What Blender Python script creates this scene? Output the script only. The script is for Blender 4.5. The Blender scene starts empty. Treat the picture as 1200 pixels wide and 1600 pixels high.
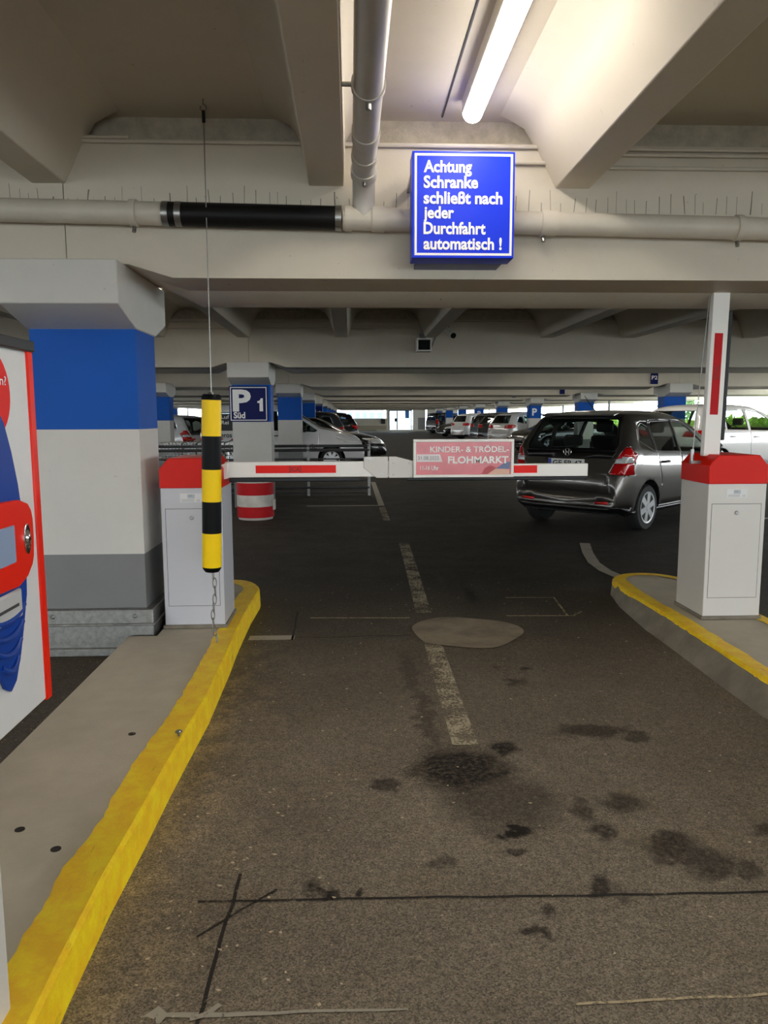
import bpy, bmesh, math, random
from mathutils import Vector, Matrix
random.seed(7)
PI = math.pi
S = bpy.context.scene
COL = S.collection

# ------------------------------------------------------------------ helpers
def lin(c):
    out = []
    for v in c[:3]:
        v /= 255.0
        out.append(v / 12.92 if v <= 0.04045 else ((v + 0.055) / 1.055) ** 2.4)
    return (*out, 1.0)

class NT:
    def __init__(s, name):
        s.m = bpy.data.materials.new(name); s.m.use_nodes = True
        s.t = s.m.node_tree; s.n = s.t.nodes; s.l = s.t.links
        s.b = s.n['Principled BSDF']
    def add(s, kind, **kw):
        nd = s.n.new(kind)
        for k, v in kw.items(): setattr(nd, k, v)
        return nd
    def link(s, a, b): s.l.new(a, b)
    def val(s, x, sock):
        if hasattr(x, 'is_output') or hasattr(x, 'links'): s.link(x, sock)
        else: sock.default_value = x
    def math(s, op, a, b=None, c=None, clamp=False):
        nd = s.add('ShaderNodeMath', operation=op, use_clamp=clamp)
        s.val(a, nd.inputs[0])
        if b is not None: s.val(b, nd.inputs[1])
        if c is not None: s.val(c, nd.inputs[2])
        return nd.outputs[0]
    def coord(s, scale=None):
        tc = s.add('ShaderNodeTexCoord')
        if scale is None: return tc.outputs['Object']
        mp = s.add('ShaderNodeMapping'); s.link(tc.outputs['Object'], mp.inputs[0]); mp.inputs['Scale'].default_value = scale
        return mp.outputs[0]
    def noise(s, scale, detail=4, rough=.6, vec=None, out=0):
        nd = s.add('ShaderNodeTexNoise'); nd.inputs['Scale'].default_value = scale
        nd.inputs['Detail'].default_value = detail; nd.inputs['Roughness'].default_value = rough
        s.link(vec if vec is not None else s.coord(), nd.inputs['Vector'])
        return nd.outputs[out]
    def ramp(s, f, p0, p1, c0=0.0, c1=1.0):
        nd = s.add('ShaderNodeMapRange'); s.val(f, nd.inputs[0])
        nd.inputs[1].default_value = p0; nd.inputs[2].default_value = p1
        nd.inputs[3].default_value = c0; nd.inputs[4].default_value = c1
        return nd.outputs[0]
    def mix(s, f, a, b, blend='MIX'):
        nd = s.add('ShaderNodeMix', data_type='RGBA', blend_type=blend)
        s.val(f, nd.inputs[0]); s.val(a, nd.inputs[6]); s.val(b, nd.inputs[7])
        return nd.outputs[2]
    def bump(s, h, strength=.3, dist=.01):
        nd = s.add('ShaderNodeBump'); nd.inputs['Strength'].default_value = strength; nd.inputs['Distance'].default_value = dist
        s.link(h, nd.inputs['Height']); s.link(nd.outputs[0], s.b.inputs['Normal'])

def mat(name, c, rough=.5, metal=0., var=.0, vscale=6., bump=0., bscale=60., coat=0., emit=0., spec=.5):
    t = NT(name); b = t.b
    b.inputs['Roughness'].default_value = rough; b.inputs['Metallic'].default_value = metal
    b.inputs['Specular IOR Level'].default_value = spec
    if coat: b.inputs['Coat Weight'].default_value = coat; b.inputs['Coat Roughness'].default_value = .04
    base = lin(c)
    if var:
        d = tuple(v * (1 - var) for v in base[:3]) + (1,)
        t.link(t.mix(t.ramp(t.noise(vscale, 5, .65), .35, .65), d, base), b.inputs['Base Color'])
    else: b.inputs['Base Color'].default_value = base
    if bump: t.bump(t.noise(bscale, 4, .6), bump, .004)
    if emit:
        b.inputs['Emission Color'].default_value = base; b.inputs['Emission Strength'].default_value = emit
    return t.m

def wall_paint(name, c, var=.10, specks=.5, bump=.25):
    """painted concrete: blotchy tone, small pits, rolled texture"""
    t = NT(name); base = lin(c)
    d = tuple(v * (1 - var) for v in base[:3]) + (1,)
    col = t.mix(t.ramp(t.noise(1.7, 6, .7), .35, .68), d, base)
    sp = t.ramp(t.noise(26, 2, .5), .70, .76)
    sp = t.math('MULTIPLY', sp, t.ramp(t.noise(3.1, 2, .5), .5, .62))
    col = t.mix(t.math('MULTIPLY', sp, specks), col, lin((70, 64, 55)))
    t.link(col, t.b.inputs['Base Color']); t.b.inputs['Roughness'].default_value = .62
    t.bump(t.noise(38, 6, .65), bump, .006)
    return t

M = {}
CEIL = (206, 198, 183)
M['concrete'] = wall_paint('painted_concrete', CEIL).m
M['concrete_smooth'] = wall_paint('painted_slab', (207, 199, 184), .06, .3, .08).m
M['rough_infill'] = mat('rough_infill', (196, 188, 172), .85, 0, .25, 14, .9, 90)
M['col_white'] = wall_paint('column_white', (206, 204, 199), .07, .3, .18).m
M['col_blue'] = mat('column_blue', (0, 82, 176), .5, 0, .05, 3, .08, 40, spec=.2)
M['col_grey'] = mat('column_grey', (116, 117, 118), .5, 0, .08, 3, .12, 40)
M['galv'] = mat('galvanised_steel', (146, 146, 143), .42, .75, .30, 30, .08, 90)
M['steel'] = mat('bare_steel', (150, 150, 148), .32, .9, .15, 20)
M['chain'] = mat('chain_steel', (150, 148, 142), .35, .9, .3, 60)
M['dark_rail'] = mat('dull_rail_metal', (98, 100, 100), .4, .6, .2, 8)
M['pipe'] = mat('painted_pipe', (202, 195, 182), .45, 0, .10, 5)
M['pipe_grey'] = mat('grey_pipe', (186, 182, 176), .38, 0, .10, 5)
M['black_rubber'] = mat('black_rubber', (18, 18, 19), .5, 0, .2, 12, spec=.2)
M['rubber_strip'] = mat('rubber_strip', (44, 46, 50), .45, 0, .1, 20, spec=.25)
M['black_gloss'] = mat('black_plastic', (9, 10, 13), .4, spec=.12)
M['yellow_tube'] = mat('yellow_reflector', (255, 214, 0), .4, 0, .03, 4, spec=.25)
M['red'] = mat('red_enamel', (216, 22, 6), .42, 0, .06, 3, spec=.22)
M['red_deep'] = mat('red_band', (190, 14, 24), .5, 0, .12, 8, spec=.2)
M['red_tape'] = mat('red_tape', (232, 26, 16), .4, spec=.2)
M['cab_grey'] = mat('cabinet_grey', (190, 191, 198), .35, 0, .05, 2, .02, 200)
M['cab_white'] = mat('cabinet_white', (206, 203, 198), .35, 0, .04, 2, .02, 200)
M['gap'] = mat('dark_gap', (60, 60, 62), .6)
M['label_silver'] = mat('silver_label', (206, 206, 206), .35, .2)
M['ink'] = mat('printed_ink', (30, 32, 36), .5)
M['ink_red'] = mat('printed_dark_red', (128, 16, 16), .5)
M['ink_grey'] = mat('printed_grey', (120, 122, 126), .5)
M['white_paint'] = mat('white_enamel', (232, 230, 226), .35)
M['white_text'] = mat('white_print', (240, 240, 240), .5)
M['sign_blue'] = mat('sign_blue', (6, 50, 224), .35, spec=.3)
M['navy'] = mat('navy_sign', (4, 16, 84), .45, spec=.15)
M['sign_side'] = mat('sign_side', (30, 40, 110), .4)
M['banner_red'] = mat('banner_pink', (214, 92, 104), .25, 0, .25, 9, coat=.3)
M['banner_date'] = mat('banner_grey', (222, 214, 216), .3)
M['banner_dark'] = mat('banner_blue_grey', (96, 110, 150), .4)
M['banner_skin'] = mat('banner_tan', (214, 168, 148), .4)
M['kerb_foot'] = mat('kerb_foot_concrete', (132, 124, 110), .85, 0, .35, 5, .5, 50)
M['island'] = mat('island_concrete', (192, 184, 166), .82, 0, .16, 3.5, .55, 120)
M['bollard_white'] = mat('bollard_white', (212, 206, 196), .6, 0, .25, 5)
M['red_terminal'] = mat('terminal_red', (236, 36, 12), .35, spec=.3)
M['blue_terminal'] = mat('terminal_blue', (14, 62, 152), .4, spec=.3)
M['term_white'] = mat('terminal_white', (222, 222, 222), .38, 0, .05, 4)
M['term_dark'] = mat('terminal_lid', (34, 34, 36), .4)
M['screen'] = mat('terminal_screen', (150, 166, 196), .15)
M['chrome'] = mat('chrome', (214, 214, 214), .12, 1.)
M['rim'] = mat('alloy_rim', (205, 206, 208), .28, .35)
M['tyre'] = mat('tyre_rubber', (20, 20, 20), .75)
M['car_black_trim'] = mat('black_trim', (14, 14, 15), .3)
M['interior'] = mat('car_interior', (22, 22, 24), .8)
M['under'] = mat('underbody', (8, 8, 8), .9)
M['plate'] = mat('number_plate', (226, 226, 222), .4)
M['plate_blue'] = mat('plate_blue', (20, 60, 170), .4)
M['tail_red'] = mat('tail_light_red', (196, 12, 16), .15, coat=.6)
M['lens'] = mat('clear_lens', (226, 226, 226), .12, .2, coat=.5)
M['grass'] = mat('bush_green', (160, 196, 84), .8, 0, .5, 3)
M['tree'] = mat('tree_green', (90, 130, 70), .8, 0, .5, 3)
M['patch'] = mat('repair_mortar', (150, 138, 118), .85, 0, .4, 4, .5, 70)
M['dark_stain'] = mat('oil_stain', (24, 21, 18), .45)
M['parapet'] = mat('parapet', (212, 206, 192), .7, 0, .1, 1)
M['far_glass_frame'] = mat('door_frame', (70, 84, 110), .4)
M['facade'] = mat('facade_light', (214, 224, 230), .7, 0, .25, .35)
M['facade_blue'] = mat('facade_blue', (110, 150, 190), .5, 0, .3, .5)
M['van_text'] = mat('van_print', (36, 40, 44), .5)

def glass(name, tint, mixf):
    t = NT(name); t.n.remove(t.b)
    tr = t.add('ShaderNodeBsdfTransparent'); tr.inputs[0].default_value = lin(tint)
    gl = t.add('ShaderNodeBsdfGlossy'); gl.inputs['Roughness'].default_value = .02; gl.inputs[0].default_value = (.9, .9, .9, 1)
    fr = t.add('ShaderNodeLayerWeight'); fr.inputs[0].default_value = .5
    sch = t.math('ADD', t.math('MULTIPLY', t.math('POWER', fr.outputs['Facing'], 4.0), .85), .045)
    mx = t.add('ShaderNodeMixShader'); t.link(t.math('MULTIPLY', sch, mixf, clamp=True), mx.inputs[0])
    t.link(tr.outputs[0], mx.inputs[1]); t.link(gl.outputs[0], mx.inputs[2])
    t.link(mx.outputs[0], t.n['Material Output'].inputs[0])
    return t.m
M['glass'] = glass('car_glass', (225, 236, 230), 1.0)
M['glass_dark'] = glass('privacy_glass', (150, 158, 160), 1.0)
M['glass_clear'] = glass('clear_glass', (236, 244, 246), .8)

def carpaint(name, c, metal=.0, rough=.22):
    return mat(name, c, rough, metal, 0, coat=.8)
M['p_grey'] = carpaint('paint_grey', (92, 88, 84), .7, .28)
M['p_white'] = carpaint('paint_white', (222, 222, 222))
M['p_silver'] = carpaint('paint_silver', (196, 200, 202), .5, .3)
M['p_black'] = carpaint('paint_black', (16, 17, 19))
M['p_dgrey'] = carpaint('paint_dark_grey', (72, 76, 82), .5, .3)

def yellow_mat():
    t = NT('yellow_kerb_paint'); base = lin((255, 224, 6)); wear = lin((246, 196, 8))
    n = t.noise(9, 7, .75); col = t.mix(t.ramp(n, .42, .62), wear, base)
    sc = t.noise(1, 5, .7, t.coord((55, 6, 30)))
    m2 = t.math('MULTIPLY', t.ramp(sc, .62, .72), .55)
    col = t.mix(m2, col, lin((90, 80, 30)))
    t.link(col, t.b.inputs['Base Color']); t.b.inputs['Roughness'].default_value = .5
    t.bump(t.noise(130, 4, .6), .55, .006)
    return t.m
M['yellow'] = yellow_mat()

def worn_paint(name, c, cov):
    t = NT(name); tr = t.add('ShaderNodeBsdfTransparent'); mx = t.add('ShaderNodeMixShader')
    t.b.inputs['Base Color'].default_value = lin(c); t.b.inputs['Roughness'].default_value = .7
    n = t.math('ADD', t.math('MULTIPLY', t.noise(70, 4, .7), .6), t.math('MULTIPLY', t.noise(6, 4, .6), .4))
    t.link(t.ramp(n, cov - .05, cov + .05), mx.inputs[0])
    t.link(tr.outputs[0], mx.inputs[1]); t.link(t.b.outputs[0], mx.inputs[2])
    t.link(mx.outputs[0], t.n['Material Output'].inputs[0]); return t.m
M['line'] = worn_paint('lane_paint_worn', (176, 166, 142), .505)
M['line_good'] = worn_paint('lane_paint', (170, 164, 150), .38)
M['crack'] = worn_paint('crack_filler', (34, 29, 24), .42)
M['chalk'] = worn_paint('chalk_line', (196, 180, 146), .44)

def beam_mat():
    """painted beam with the row of short vertical scratches along its upper face"""
    t = wall_paint('beam_concrete', CEIL, .09, .8, .2)
    src = t.b.inputs['Base Color'].links[0].from_socket
    sep = t.add('ShaderNodeSeparateXYZ'); t.link(t.coord(), sep.inputs[0])
    x, z = sep.outputs[0], sep.outputs[2]
    wob = t.math('MULTIPLY', t.noise(5, 2, .5, t.coord((1, 1, .12))), .16)
    xs = t.math('MULTIPLY', t.math('ADD', x, wob), 15.5)
    f = t.math('FRACT', xs); cell = t.math('FLOOR', xs)
    line = t.math('LESS_THAN', f, .055)
    wn = t.add('ShaderNodeTexWhiteNoise', noise_dimensions='1D'); t.link(cell, wn.inputs['W'])
    top = t.math('ADD', 2.655, t.math('MULTIPLY', wn.outputs[0], .085))
    band = t.math('MULTIPLY', t.math('GREATER_THAN', z, 2.60), t.math('LESS_THAN', z, top))
    sepn = t.add('ShaderNodeSeparateXYZ'); g = t.add('ShaderNodeNewGeometry'); t.link(g.outputs['Normal'], sepn.inputs[0])
    front = t.math('LESS_THAN', sepn.outputs[1], -.7)
    msk = t.math('MULTIPLY', t.math('MULTIPLY', line, band), t.math('MULTIPLY', front, .75))
    t.link(t.mix(msk, src, lin((40, 36, 32))), t.b.inputs['Base Color'])
    return t.m
M['beam'] = beam_mat()

def floor_mat():
    t = NT('asphalt'); co = t.coord()
    n1 = t.noise(.55, 6, .65); n2 = t.noise(2.6, 6, .7)
    col = t.mix(t.ramp(n1, .35, .65), lin((119, 110, 97)), lin((141, 131, 115)))
    col = t.mix(t.math('MULTIPLY', t.ramp(n2, .50, .72), .45), col, lin((96, 87, 76)))
    # lamp falloff painted in: floor darkens beyond the barrier; left lane also darker toned
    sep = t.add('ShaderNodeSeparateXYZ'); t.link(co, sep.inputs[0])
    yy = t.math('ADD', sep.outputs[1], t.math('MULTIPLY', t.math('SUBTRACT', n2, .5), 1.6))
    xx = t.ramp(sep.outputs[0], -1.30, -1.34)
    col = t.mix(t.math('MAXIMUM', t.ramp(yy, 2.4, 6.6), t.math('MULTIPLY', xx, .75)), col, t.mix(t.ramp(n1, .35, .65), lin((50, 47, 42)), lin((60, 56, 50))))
    # pale dried dirt swept up along the left kerb and in scattered patches
    kx = t.math('MULTIPLY', t.ramp(sep.outputs[0], -.28, -.62), t.ramp(sep.outputs[0], -.74, -.70))
    dirt = t.math('MAXIMUM', t.math('MULTIPLY', kx, t.ramp(t.noise(7, 6, .7), .46, .60)), t.math('MULTIPLY', t.ramp(t.noise(1.3, 6, .75), .56, .68), .55))
    dirt = t.math('MULTIPLY', dirt, t.ramp(sep.outputs[1], 5.2, 3.6))
    col = t.mix(t.math('MULTIPLY', dirt, .42), col, lin((172, 154, 122)))
    # aggregate
    v = t.add('ShaderNodeTexVoronoi'); v.inputs['Scale'].default_value = 230; t.link(co, v.inputs['Vector'])
    sepc = t.add('ShaderNodeSeparateColor'); t.link(v.outputs['Color'], sepc.inputs[0])
    grain = t.math('MULTIPLY', t.ramp(sepc.outputs[0], 0, 1, .50, 1.48), t.ramp(t.noise(28, 5, .75), .3, .7, .80, 1.20))
    gr = t.add('ShaderNodeCombineColor')
    for i in range(3): t.link(grain, gr.inputs[i])
    col = t.mix(1., col, gr.outputs[0], 'MULTIPLY')
    v2 = t.add('ShaderNodeTexVoronoi'); v2.inputs['Scale'].default_value = 85; t.link(co, v2.inputs['Vector'])
    sc2 = t.add('ShaderNodeSeparateColor'); t.link(v2.outputs['Color'], sc2.inputs[0])
    stone = t.math('MULTIPLY', t.math('GREATER_THAN', sc2.outputs[1], .972), t.math('LESS_THAN', v2.outputs['Distance'], .30))
    col = t.mix(t.math('MULTIPLY', stone, .75), col, lin((190, 172, 138)))
    # oil stains with their own places and outlines
    blobs = [(.45, 2.98, .23, .24, 1.1), (.66, 3.14, .07, .08, 1.1), (.55, 2.72, .24, .30, .7), (.56, 2.47, .05, .045, 1.35), (.53, 2.36, .03, .035, 1.),
             (.77, 2.15, .05, .06, 1.), (1.08, 2.36, .13, .10, .95), (1.16, 2.27, .09, .10, .9), (.88, 2.47, .05, .07, .9), (.85, 2.62, .04, .10, .8),
             (1.02, 2.66, .10, .07, .85), (1.10, 3.32, .20, .08, .9), (1.3, 3.25, .10, .06, .8), (.12, 2.84, .06, .05, .9), (-.11, 2.18, .035, .04, 1.2),
             (.0, 2.2, .02, .03, 1.), (1.26, 2.2, .05, .06, .8), (.98, 6.05, .05, .45, 1.1), (.80, 6.6, .04, .5, .7), (.36, 3.5, .05, .5, .55), (.33, 4.2, .06, .4, .5),
             (.30, 2.32, .05, .06, .7), (.6, 2.05, .03, .03, .9), (.52, 1.95, .025, .03, 1.), (.9, 4.0, .05, .06, .8), (.85, 4.25, .03, .04, .9), (1.0, 4.2, .03, .03, .9), (1.45, 2.45, .06, .05, .8)]
    nv = t.add('ShaderNodeTexNoise'); nv.inputs['Scale'].default_value = 9; nv.inputs['Detail'].default_value = 5; t.link(co, nv.inputs['Vector'])
    vs = t.add('ShaderNodeVectorMath', operation='SUBTRACT'); t.link(nv.outputs['Color'], vs.inputs[0]); vs.inputs[1].default_value = (.5, .5, .5)
    vm = t.add('ShaderNodeVectorMath', operation='SCALE'); t.link(vs.outputs[0], vm.inputs[0]); vm.inputs['Scale'].default_value = .22
    va = t.add('ShaderNodeVectorMath', operation='ADD'); t.link(co, va.inputs[0]); t.link(vm.outputs[0], va.inputs[1])
    tot = None
    for (x, y, rx, ry, s) in blobs:
        d = t.add('ShaderNodeVectorMath', operation='SUBTRACT'); t.link(va.outputs[0], d.inputs[0]); d.inputs[1].default_value = (x, y, 0)
        m = t.add('ShaderNodeVectorMath', operation='MULTIPLY'); t.link(d.outputs[0], m.inputs[0]); m.inputs[1].default_value = (1 / rx, 1 / ry, 0)
        ln = t.add('ShaderNodeVectorMath', operation='LENGTH'); t.link(m.outputs[0], ln.inputs[0])
        f = t.ramp(ln.outputs['Value'], 1.15, .55, 0, s * .92)
        tot = f if tot is None else t.math('MAXIMUM', tot, f)
    st = t.math('MULTIPLY', tot, t.ramp(t.noise(45, 3, .6), .3, .6, .55, 1.0), clamp=True)
    col = t.mix(st, col, lin((30, 26, 22)))
    t.link(col, t.b.inputs['Base Color'])
    t.link(t.math('SUBTRACT', t.ramp(n2, .3, .7, .78, .62), t.math('MULTIPLY', st, .22)), t.b.inputs['Roughness'])
    t.b.inputs['Specular IOR Level'].default_value = .2
    h = t.math('ADD', grain, t.math('MULTIPLY', t.noise(240, 2, .5), .5)); t.bump(h, .35, .004)
    return t.m
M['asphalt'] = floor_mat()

class MB:
    """collects shapes for ONE mesh object"""
    def __init__(s): s.v = []; s.f = []; s.mi = []
    def raw(s, vs, fs, mi=0):
        o = len(s.v); s.v += [Vector(p) for p in vs]
        s.f += [tuple(i + o for i in f) for f in fs]; s.mi += [mi] * len(fs); return s
    def box(s, x0, x1, y0, y1, z0, z1, mi=0):
        vs = [(x, y, z) for z in (z0, z1) for y in (y0, y1) for x in (x0, x1)]
        return s.raw(vs, [(0, 2, 3, 1), (4, 5, 7, 6), (0, 1, 5, 4), (2, 6, 7, 3), (0, 4, 6, 2), (1, 3, 7, 5)], mi)
    def prism(s, poly, axis, a, b, mi=0):
        """poly in the two other axes (order x,y,z), extruded along axis from a to b"""
        def P(p, t):
            return {'x': (t, p[0], p[1]), 'y': (p[0], t, p[1]), 'z': (p[0], p[1], t)}[axis]
        n = len(poly); vs = [P(p, a) for p in poly] + [P(p, b) for p in poly]
        fs = [tuple(range(n)), tuple(range(2 * n - 1, n - 1, -1))] + [(i, i + n, (i + 1) % n + n, (i + 1) % n) for i in range(n)]
        return s.raw(vs, fs, mi)
    def tube(s, pts, r, n=12, closed=False, mi=0, caps=True):
        pts = [Vector(p) for p in pts]; k = len(pts); rings = []
        rs = r if isinstance(r, (list, tuple)) else [r] * k
        up = None
        for i, p in enumerate(pts):
            a = pts[i - 1] if (i or closed) else p; b = pts[(i + 1) % k] if (i < k - 1 or closed) else p
            d = (b - a).normalized()
            if up is None:
                up = Vector((0, 0, 1)) if abs(d.z) < .9 else Vector((1, 0, 0))
            u = d.cross(up).normalized(); w = u.cross(d).normalized(); up = w
            rings.append([p + (u * math.cos(2 * PI * j / n) + w * math.sin(2 * PI * j / n)) * rs[i] for j in range(n)])
        vs = [v for rg in rings for v in rg]; fs = []
        for i in range(k if closed else k - 1):
            i2 = (i + 1) % k
            for j in range(n): fs.append((i * n + j, i * n + (j + 1) % n, i2 * n + (j + 1) % n, i2 * n + j))
        if caps and not closed: fs += [tuple(range(n - 1, -1, -1)), tuple((k - 1) * n + j for j in range(n))]
        return s.raw(vs, fs, mi)
    def lathe(s, prof, n=32, center=(0, 0, 0), axis='z', mi=0, cap=True):
        vs = []; fs = []; c = Vector(center)
        for (r, h) in prof:
            for j in range(n):
                a = 2 * PI * j / n; p = (r * math.cos(a), r * math.sin(a), h)
                if axis == 'x': p = (p[2], p[0], p[1])
                if axis == 'y': p = (p[0], p[2], p[1])
                vs.append(c + Vector(p))
        k = len(prof)
        for i in range(k - 1):
            for j in range(n): fs.append((i * n + j, i * n + (j + 1) % n, (i + 1) * n + (j + 1) % n, (i + 1) * n + j))
        if cap: fs += [tuple(range(n - 1, -1, -1)), tuple((k - 1) * n + j for j in range(n))]
        return s.raw(vs, fs, mi)
    def xf(s, m):
        s.v = [m @ p for p in s.v]; return s
    def build(s, name, mats, parent=None, bevel=0., smooth=35, world=True, fixn=True):
        me = bpy.data.meshes.new(name)
        off = parent_loc(parent) if (parent and world) else Vector((0, 0, 0))
        me.from_pydata([tuple(p - off) for p in s.v], [], s.f)
        for m in (mats if isinstance(mats, (list, tuple)) else [mats]): me.materials.append(m)
        me.polygons.foreach_set('material_index', s.mi)
        if fixn:
            bm = bmesh.new(); bm.from_mesh(me); bmesh.ops.recalc_face_normals(bm, faces=bm.faces[:]); bm.to_mesh(me); bm.free()
        if smooth:
            me.polygons.foreach_set('use_smooth', [True] * len(me.polygons)); me.set_sharp_from_angle(angle=math.radians(smooth))
        o = bpy.data.objects.new(name, me); COL.objects.link(o)
        if parent: o.parent = parent
        if bevel:
            b = o.modifiers.new('bevel', 'BEVEL'); b.width = bevel; b.segments = 2; b.limit_method = 'ANGLE'; b.angle_limit = math.radians(40)
        return o

def parent_loc(o):
    p = Vector((0, 0, 0))
    while o is not None: p += o.location; o = o.parent
    return p

def tag(o, label, cat, group=None, kind=None):
    o['label'] = label; o['category'] = cat
    if group: o['group'] = group
    if kind: o['kind'] = kind
    return o
def thing(name, label, cat, loc=(0, 0, 0), rz=0, group=None, kind=None):
    o = bpy.data.objects.new(name, None); COL.objects.link(o); o.location = loc; o.rotation_euler = (0, 0, rz)
    o.empty_display_size = .2
    return tag(o, label, cat, group, kind)
def copy_tree(o, parent=None):
    c = o.copy(); COL.objects.link(c)
    if parent: c.parent = parent
    for ch in list(o.children): copy_tree(ch, c)
    return c

def text_mb(body, w=None, h=None, bold=0., ext=.0015, align='LEFT', space=1.):
    """text outlines in the local XY plane, scaled so that its ink is w wide / h high, origin at lower left of its ink"""
    cu = bpy.data.curves.new('txt', 'FONT'); cu.body = body; cu.size = 1; cu.offset = bold; cu.resolution_u = 3
    cu.align_x = align; cu.space_line = space; cu.extrude = 0
    o = bpy.data.objects.new('txt', cu); COL.objects.link(o)
    dg = bpy.context.evaluated_depsgraph_get(); dg.update()
    me = bpy.data.meshes.new_from_object(o.evaluated_get(dg))
    vs = [v.co.copy() for v in me.vertices]; fs = [tuple(p.vertices) for p in me.polygons]
    bpy.data.objects.remove(o); bpy.data.curves.remove(cu); bpy.data.meshes.remove(me)
    x0 = min(v.x for v in vs); x1 = max(v.x for v in vs); y0 = min(v.y for v in vs); y1 = max(v.y for v in vs)
    sx = (w / (x1 - x0)) if w else None; sy = (h / (y1 - y0)) if h else None
    sx = sx or sy; sy = sy or sx
    return [Vector(((v.x - x0) * sx, (v.y - y0) * sy, 0)) for v in vs], fs
def put_text(mb, body, origin, ux, uy, w=None, h=None, bold=.02, **k):
    vs, fs = text_mb(body, w, h, bold, **k); ux = Vector(ux).normalized(); uy = Vector(uy).normalized(); o = Vector(origin)
    mb.raw([o + ux * v.x + uy * v.y for v in vs], fs); return mb
FX, FZ = (1, 0, 0), (0, 0, 1)

# ------------------------------------------------------------------ camera
F_PX = 1185.
cam = bpy.data.cameras.new('camera'); cam.sensor_fit = 'VERTICAL'; cam.sensor_height = 24; cam.lens = F_PX / 1600 * 24
cam.clip_end = 400
co = bpy.data.objects.new('camera', cam); COL.objects.link(co)
yaw, pit, rol = math.radians(2.52), math.radians(7.127), .003
fw = Vector((math.sin(yaw) * math.cos(pit), math.cos(yaw) * math.cos(pit), -math.sin(pit)))
r0 = Vector((math.cos(yaw), -math.sin(yaw), 0)); u0 = r0.cross(fw)
rr = r0 * math.cos(rol) - u0 * math.sin(rol); uu = u0 * math.cos(rol) + r0 * math.sin(rol)
mw = Matrix((rr, uu, -fw)).transposed().to_4x4(); mw.translation = (0, 0, 1.45); co.matrix_world = mw
S.camera = co

# ------------------------------------------------------------------ shell
SP = 7.7                                   # bay length along the lane
Y0 = 4.45
NB = 11
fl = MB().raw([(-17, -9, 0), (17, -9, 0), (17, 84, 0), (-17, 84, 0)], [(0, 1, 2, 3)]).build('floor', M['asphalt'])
tag(fl, 'dark asphalt driveway and parking floor with oil stains', 'floor', kind='structure')
def strip(name, pts, w, m, z=.003):
    mb = MB()
    if len(w if isinstance(w, (list, tuple)) else [w]) == 1: w = [w] * len(pts)
    L = []; R = []
    for i, p in enumerate(pts):
        a = Vector((*pts[max(i - 1, 0)], 0)); b = Vector((*pts[min(i + 1, len(pts) - 1)], 0)); d = (b - a).normalized(); n = Vector((-d.y, d.x, 0))
        c = Vector((*p, z)); L.append(c + n * w[i] / 2); R.append(c - n * w[i] / 2)
    k = len(pts)
    mb.raw(L + R, [(i, i + k, i + 1 + k, i + 1) for i in range(k - 1)])
    o = mb.build(name, m, fl); return o
def wob(a, b, n, amp):
    return [(a[0] + (b[0] - a[0]) * i / n + random.uniform(-amp, amp), a[1] + (b[1] - a[1]) * i / n + random.uniform(-amp, amp)) for i in range(n + 1)]
strip('lane_marking', [(.61, 8.65), (.575, 7), (.535, 5.5)], .115, M['line'])
strip('lane_marking', [(.525, 5.0), (.51, 4.0), (.50, 3.2)], .115, M['line'], .0035)
strip('lane_marking', [(.505, 17), (.505, 12.4)], .10, M['line_good'])
strip('lane_marking', [(.505, 12.2), (.505, 10.6)], .10, M['line'])
strip('bay_line', [(-.72, 12.44), (.45, 12.44)], .10, M['line_good'])
strip('lane_marking', [(-.68, 4.91), (-.38, 4.91)], .10, M['line_good'])
strip('curved_lane_marking', [(2.69, 8.52), (2.53, 7.9), (2.42, 7.35), (2.40, 6.95), (2.45, 6.6)], .115, M['line_good'])
strip('bay_line', [(.75, 28), (.75, 31)], .12, M['line_good']); strip('bay_line', [(4.6, 8.0), (6.5, 8.9)], .1, M['line_good'])
strip('bay_line', [(5.3, 10.2), (7.8, 11.3)], .1, M['line_good'])
strip('chalk_line', wob((-.30, 5.40), (.42, 5.36), 6, .003), .018, M['chalk'])
strip('chalk_line', [(1.24, 5.94), (1.63, 5.92), (1.58, 5.35)], .016, M['chalk'])
strip('chalk_line', [(1.13, 5.375), (1.62, 5.35), (1.72, 5.47)], .016, M['chalk'], .004)
strip('chalk_line', wob((-.52, 1.706), (.134, 1.700), 10, .003), [.004, .014, .018, .014, .014, .010, .010, .009, .009, .008, .004], M['line_good'])
strip('chalk_arrow_tip', [(-.5, 1.70), (-.485, 1.73), (-.47, 1.705), (-.475, 1.68)], [.03, .012, .03, .01], M['line_good'], .0045)
strip('chalk_arrow_tip', [(-.40, 1.69), (-.36, 1.705), (-.335, 1.735)], [.012, .018, .014], M['line_good'], .0045)
strip('chalk_line', wob((.547, 1.695), (1.04, 1.703), 8, .003), .008, M['chalk'])
strip('floor_crack', wob((-.469, 2.146), (-.2, 2.14), 4, .002) + wob((-.15, 2.14), (1.35, 2.105), 14, .004), .009, M['crack'])
strip('floor_crack', wob((-.36, 2.28), (-.375, 1.9), 5, .004) + wob((-.372, 1.85), (-.385, 1.6), 4, .004), .011, M['crack'], .0035)
strip('floor_crack', wob((-.445, 1.985), (-.236, 2.197), 6, .003), .008, M['crack'], .004)
strip('floor_crack', wob((-.4, 5.6), (-.39, 4.86), 5, .006), .014, M['crack'])
strip('floor_crack', wob((-.38, 4.9), (.4, 4.92), 8, .01), .012, M['crack'], .0035)
mb = MB(); n = 40
ring = [(.77 + .375 * math.cos(a) * (1 + .08 * math.sin(3 * a + 1)), 4.98 + .37 * math.sin(a) * (1 + .07 * math.sin(4 * a))) for a in [2 * PI * i / n for i in range(n)]]
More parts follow.
